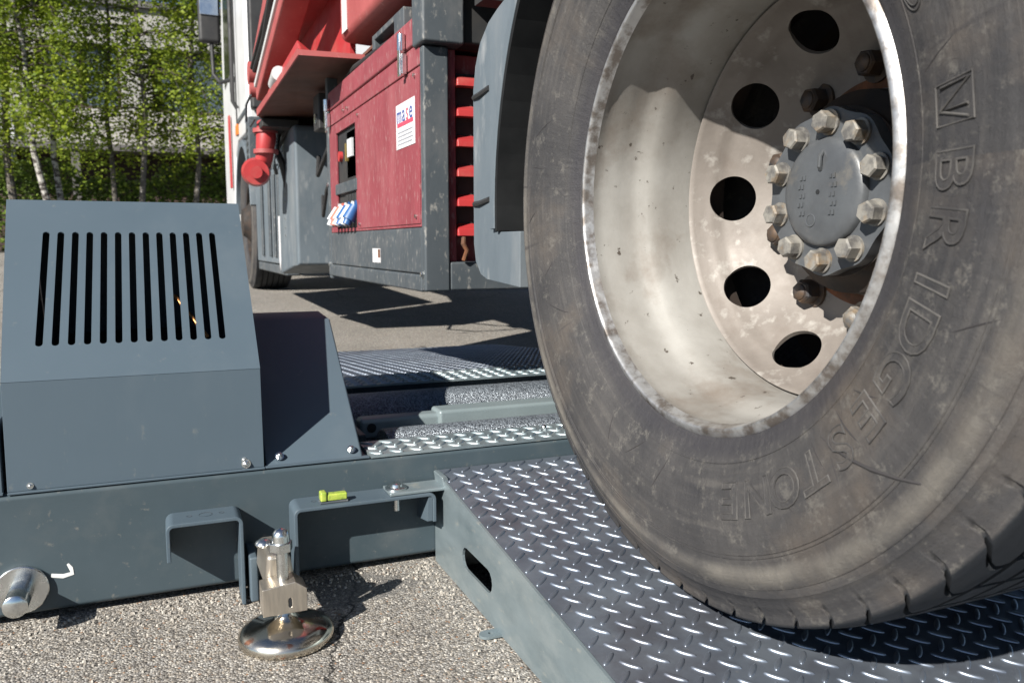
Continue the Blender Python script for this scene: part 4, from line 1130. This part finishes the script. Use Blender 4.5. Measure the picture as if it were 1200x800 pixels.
# ------------------------------------------------------------------ building behind
BD = thing('office_building', 'pale low building with brown framed windows seen behind the birch trees', 'building', (-2, 20, .45))
BO = Vector((-2, 20, .45))
def bd(name, bm, m, **k):
    for v in bm.verts: v.co -= BO
    return ob(name, bm, m, k.pop('parent', BD), **k)
bm = bmesh.new(); P = [(-16, 0), (14, 0), (14, 5.15), (-16, 5.15)]
wins = []
x = -15.2
while x < 13:
    wins.append((x, x + 1.55)); x += 2.17
prism(bm, P, (0, 20, .45), (1, 0, 0), (0, 0, 1), (0, 1, 0), .3, [[(a, 3.0), (b, 3.0), (b, 4.35), (a, 4.35)] for a, b in wins])
bd('wall', bm, 'render')
bm = bmesh.new(); box(bm, -16, 14, 20.3, 28, .45, 5.6); bd('building_body', bm, 'brickdark')
for a, b in wins:
    if not -6 < (a + b) / 2 < 6: continue
    bm = bmesh.new(); prism(bm, [(a, 3.45), (b, 3.45), (b, 4.8), (a, 4.8)], (0, 20.08, 0), (1, 0, 0), (0, 0, 1), (0, 1, 0), .06, [[(a + .07, 3.52), ((a + b) / 2 - .03, 3.52), ((a + b) / 2 - .03, 4.73), (a + .07, 4.73)], [((a + b) / 2 + .03, 3.52), (b - .07, 3.52), (b - .07, 4.73), ((a + b) / 2 + .03, 4.73)]])
    w_o = bd('window', bm, 'wframe')
    bm = bmesh.new(); box(bm, a + .07, b - .07, 20.13, 20.136, 3.52, 4.73); bd('pane', bm, 'wing', parent=w_o)
bm = bmesh.new(); box(bm, -16, 14, 19.72, 19.995, 2.68, 3.36); bd('concrete_band', bm, 'concrete', bev=.02)
bm = bmesh.new(); box(bm, -16, 14, 19.2, 19.995, 2.50, 2.64); bd('canopy', bm, 'roofm', bev=.01)
bm = bmesh.new(); box(bm, -16, 14, 19.93, 19.995, .45, 2.49); bd('lower_cladding', bm, 'brickdark')
bm = bmesh.new(); box(bm, -3.6, -2.62, 19.6, 19.718, 2.25, 3.3); bd('white_panel', bm, 'white', bev=.01)
bm = bmesh.new(); box(bm, -16, 14, 19.9, 20.35, 5.61, 5.75); bd('roof_edge', bm, 'roofm')
for x in (-8, -4.4, -1.6, 1.5, 4.6):
    bm = bmesh.new(); box(bm, x, x + .16, 19.25, 19.4, .45, 2.495); bd('canopy_post', bm, 'roofm')

# ------------------------------------------------------------------ trees
def leaf_quads(pts, size, rnd, droop=.5):
    V, F = [], []
    for p in pts:
        s = size * rnd.uniform(.6, 1.25)
        a = rnd.uniform(0, 2 * PI); t = rnd.uniform(-.9, .9)
        u = Vector((math.cos(a), math.sin(a), t * .6)).normalized(); w = Vector((rnd.gauss(0, 1), rnd.gauss(0, 1), rnd.gauss(0, 1)))
        w = (w - u * w.dot(u)).normalized()
        k = len(V)
        V += [p + u * s * .5, p + w * s * .33 + u * s * .05, p - u * s * .5, p - w * s * .33 + u * s * .05]
        F.append((k, k + 1, k + 2, k + 3))
    return V, F
def birch(base, top, lean, rad, seed, label, n_branch, leafm='leaf1', nleaf=44, size=.062, spread=1.3, zlow=1.85):
    rnd = random.Random(seed); base = Vector(base)
    t = thing('birch_tree', label, 'tree', base, 'birch trees in front of the building')
    bm = bmesh.new(); H = top
    tp = [Vector((lean[0] * (i / 8) ** .8 + .05 * math.sin(i * 1.7 + seed), lean[1] * i / 8 + .04 * math.cos(i * 2 + seed), H * i / 8)) for i in range(9)]
    tube(bm, tp, [rad * (1 - .85 * i / 8) + .006 for i in range(9)], 10)
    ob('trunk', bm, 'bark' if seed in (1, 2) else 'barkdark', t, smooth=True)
    bb = bmesh.new(); pts = []
    for b in range(n_branch):
        h = rnd.uniform(zlow, H * .98); f = h / H * 8; i = min(7, int(f)); p = tp[i].lerp(tp[i + 1], f - i)
        a = rnd.uniform(0, 2 * PI); L_ = spread * (1.15 - .6 * h / H) * rnd.uniform(.5, 1.1)
        d = Vector((math.cos(a), math.sin(a), 0)); P = []
        for k in range(7):
            s = k / 6; q = p + d * (L_ * s) + Vector((0, 0, L_ * (.55 * s - .75 * s * s * rnd.uniform(.8, 1.3)))); P.append(q)
        tube(bb, P, [max(.003, .016 * (1 - k / 7)) for k in range(7)], 5)
        for k in range(2, 7):
            # drooping twigs
            for _ in range(2):
                st_ = P[k] + Vector((rnd.gauss(0, .05), rnd.gauss(0, .05), 0)); dl = rnd.uniform(.25, .8)
                for q in range(nleaf // 4):
                    s = rnd.random(); pts.append(st_ + Vector((rnd.gauss(0, .045), rnd.gauss(0, .045), -dl * s)))
            for q in range(nleaf // 3): pts.append(P[k] + Vector((rnd.gauss(0, .11), rnd.gauss(0, .11), rnd.gauss(0, .09))))
    ob('branches', bb, 'twig', t, smooth=True)
    V, F = leaf_quads(pts, size, rnd)
    me = bpy.data.meshes.new('crown'); me.from_pydata([tuple(v) for v in V], [], F); me.materials.append(M[leafm])
    o = bpy.data.objects.new('crown', me); col.objects.link(o); o.parent = t
    return t
birch((-1.52, 14.9, .45), 6.2, (-.55, 0), .05, 1, 'slim birch with white leaning trunk, leftmost of the leaning pair', 64)
birch((-1.31, 15.0, .45), 6.0, (-.45, .3), .048, 2, 'slim birch with white leaning trunk, right of its leaning twin', 60, 'leaf2')
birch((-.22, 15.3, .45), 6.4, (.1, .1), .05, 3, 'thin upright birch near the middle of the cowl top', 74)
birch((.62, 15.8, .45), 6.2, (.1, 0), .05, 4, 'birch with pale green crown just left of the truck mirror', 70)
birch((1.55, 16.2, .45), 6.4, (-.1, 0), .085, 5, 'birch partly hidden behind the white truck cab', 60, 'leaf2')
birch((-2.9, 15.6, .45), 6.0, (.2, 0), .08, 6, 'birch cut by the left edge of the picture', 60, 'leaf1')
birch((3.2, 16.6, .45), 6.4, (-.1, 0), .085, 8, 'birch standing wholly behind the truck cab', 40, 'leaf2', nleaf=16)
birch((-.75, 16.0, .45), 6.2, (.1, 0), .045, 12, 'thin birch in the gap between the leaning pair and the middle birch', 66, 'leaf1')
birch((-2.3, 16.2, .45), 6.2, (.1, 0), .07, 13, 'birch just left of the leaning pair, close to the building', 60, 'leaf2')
# hedge
rnd = random.Random(9); pts = []
for _ in range(26000):
    x = rnd.uniform(-6, 5); y = rnd.uniform(16.6, 17.8); hh = 1.45 + .14 * math.sin(x * 2.3) + .08 * math.sin(x * 7.1) + .06 * math.sin(x * 17)
    z = .46 + (hh) * rnd.random() ** .7
    if rnd.random() < .55: y = 16.6 + rnd.random() * .25
    pts.append(Vector((x, y, z)))
V, F = leaf_quads(pts, .085, rnd)
me = bpy.data.meshes.new('hedge'); me.from_pydata([tuple(v) for v in V], [], F); me.materials.append(M['hedge'])
o = bpy.data.objects.new('hedge', me); col.objects.link(o)
tag(o, 'dark green leafy hedge running below the building behind the birches', 'hedge')

# ------------------------------------------------------------------ camera, light, world
cam = bpy.data.cameras.new('camera'); co = bpy.data.objects.new('camera', cam); col.objects.link(co)
cam.sensor_width = 36; cam.lens = 959.65 / 1200 * 36; cam.clip_end = 1000; cam.clip_start = .02
co.location = (0, 0, .574)
co.rotation_euler = (PI / 2 - .117769, 0, -.403033)
sc.camera = co
cam.dof.use_dof = True; cam.dof.focus_distance = 1.25; cam.dof.aperture_fstop = 9
cam.dof.aperture_blades = 7

Ld = Vector((1.27, .82, -1.0)).normalized()
sun = bpy.data.lights.new('sun', 'SUN'); sun.energy = 5.0; sun.angle = R(.53); sun.color = (1., .955, .88)
so = bpy.data.objects.new('sun', sun); col.objects.link(so); so.rotation_euler = Ld.to_track_quat('-Z', 'Y').to_euler(); so.location = (-3, -2, 4)
el = math.asin(-Ld.z); az = math.atan2(-Ld.x, -Ld.y) % (2 * PI)
w = bpy.data.worlds.new('World'); sc.world = w; w.use_nodes = True
N = w.node_tree.nodes; bg = N['Background']; sky = N.new('ShaderNodeTexSky'); sky.sky_type = 'NISHITA'
sky.sun_disc = False; sky.sun_elevation = el; sky.sun_rotation = az; sky.air_density = .75; sky.dust_density = .15; sky.altitude = 600; sky.ozone_density = 1.5
w.node_tree.links.new(sky.outputs['Color'], bg.inputs['Color']); bg.inputs['Strength'].default_value = .05
sc.view_settings.view_transform = 'Standard'; sc.view_settings.look = 'None'; sc.view_settings.gamma = 1
sc.view_settings.use_curve_mapping = False; sc.view_settings.exposure = 1.15
sc.cycles.use_denoising = True
sc.cycles.max_bounces = 8
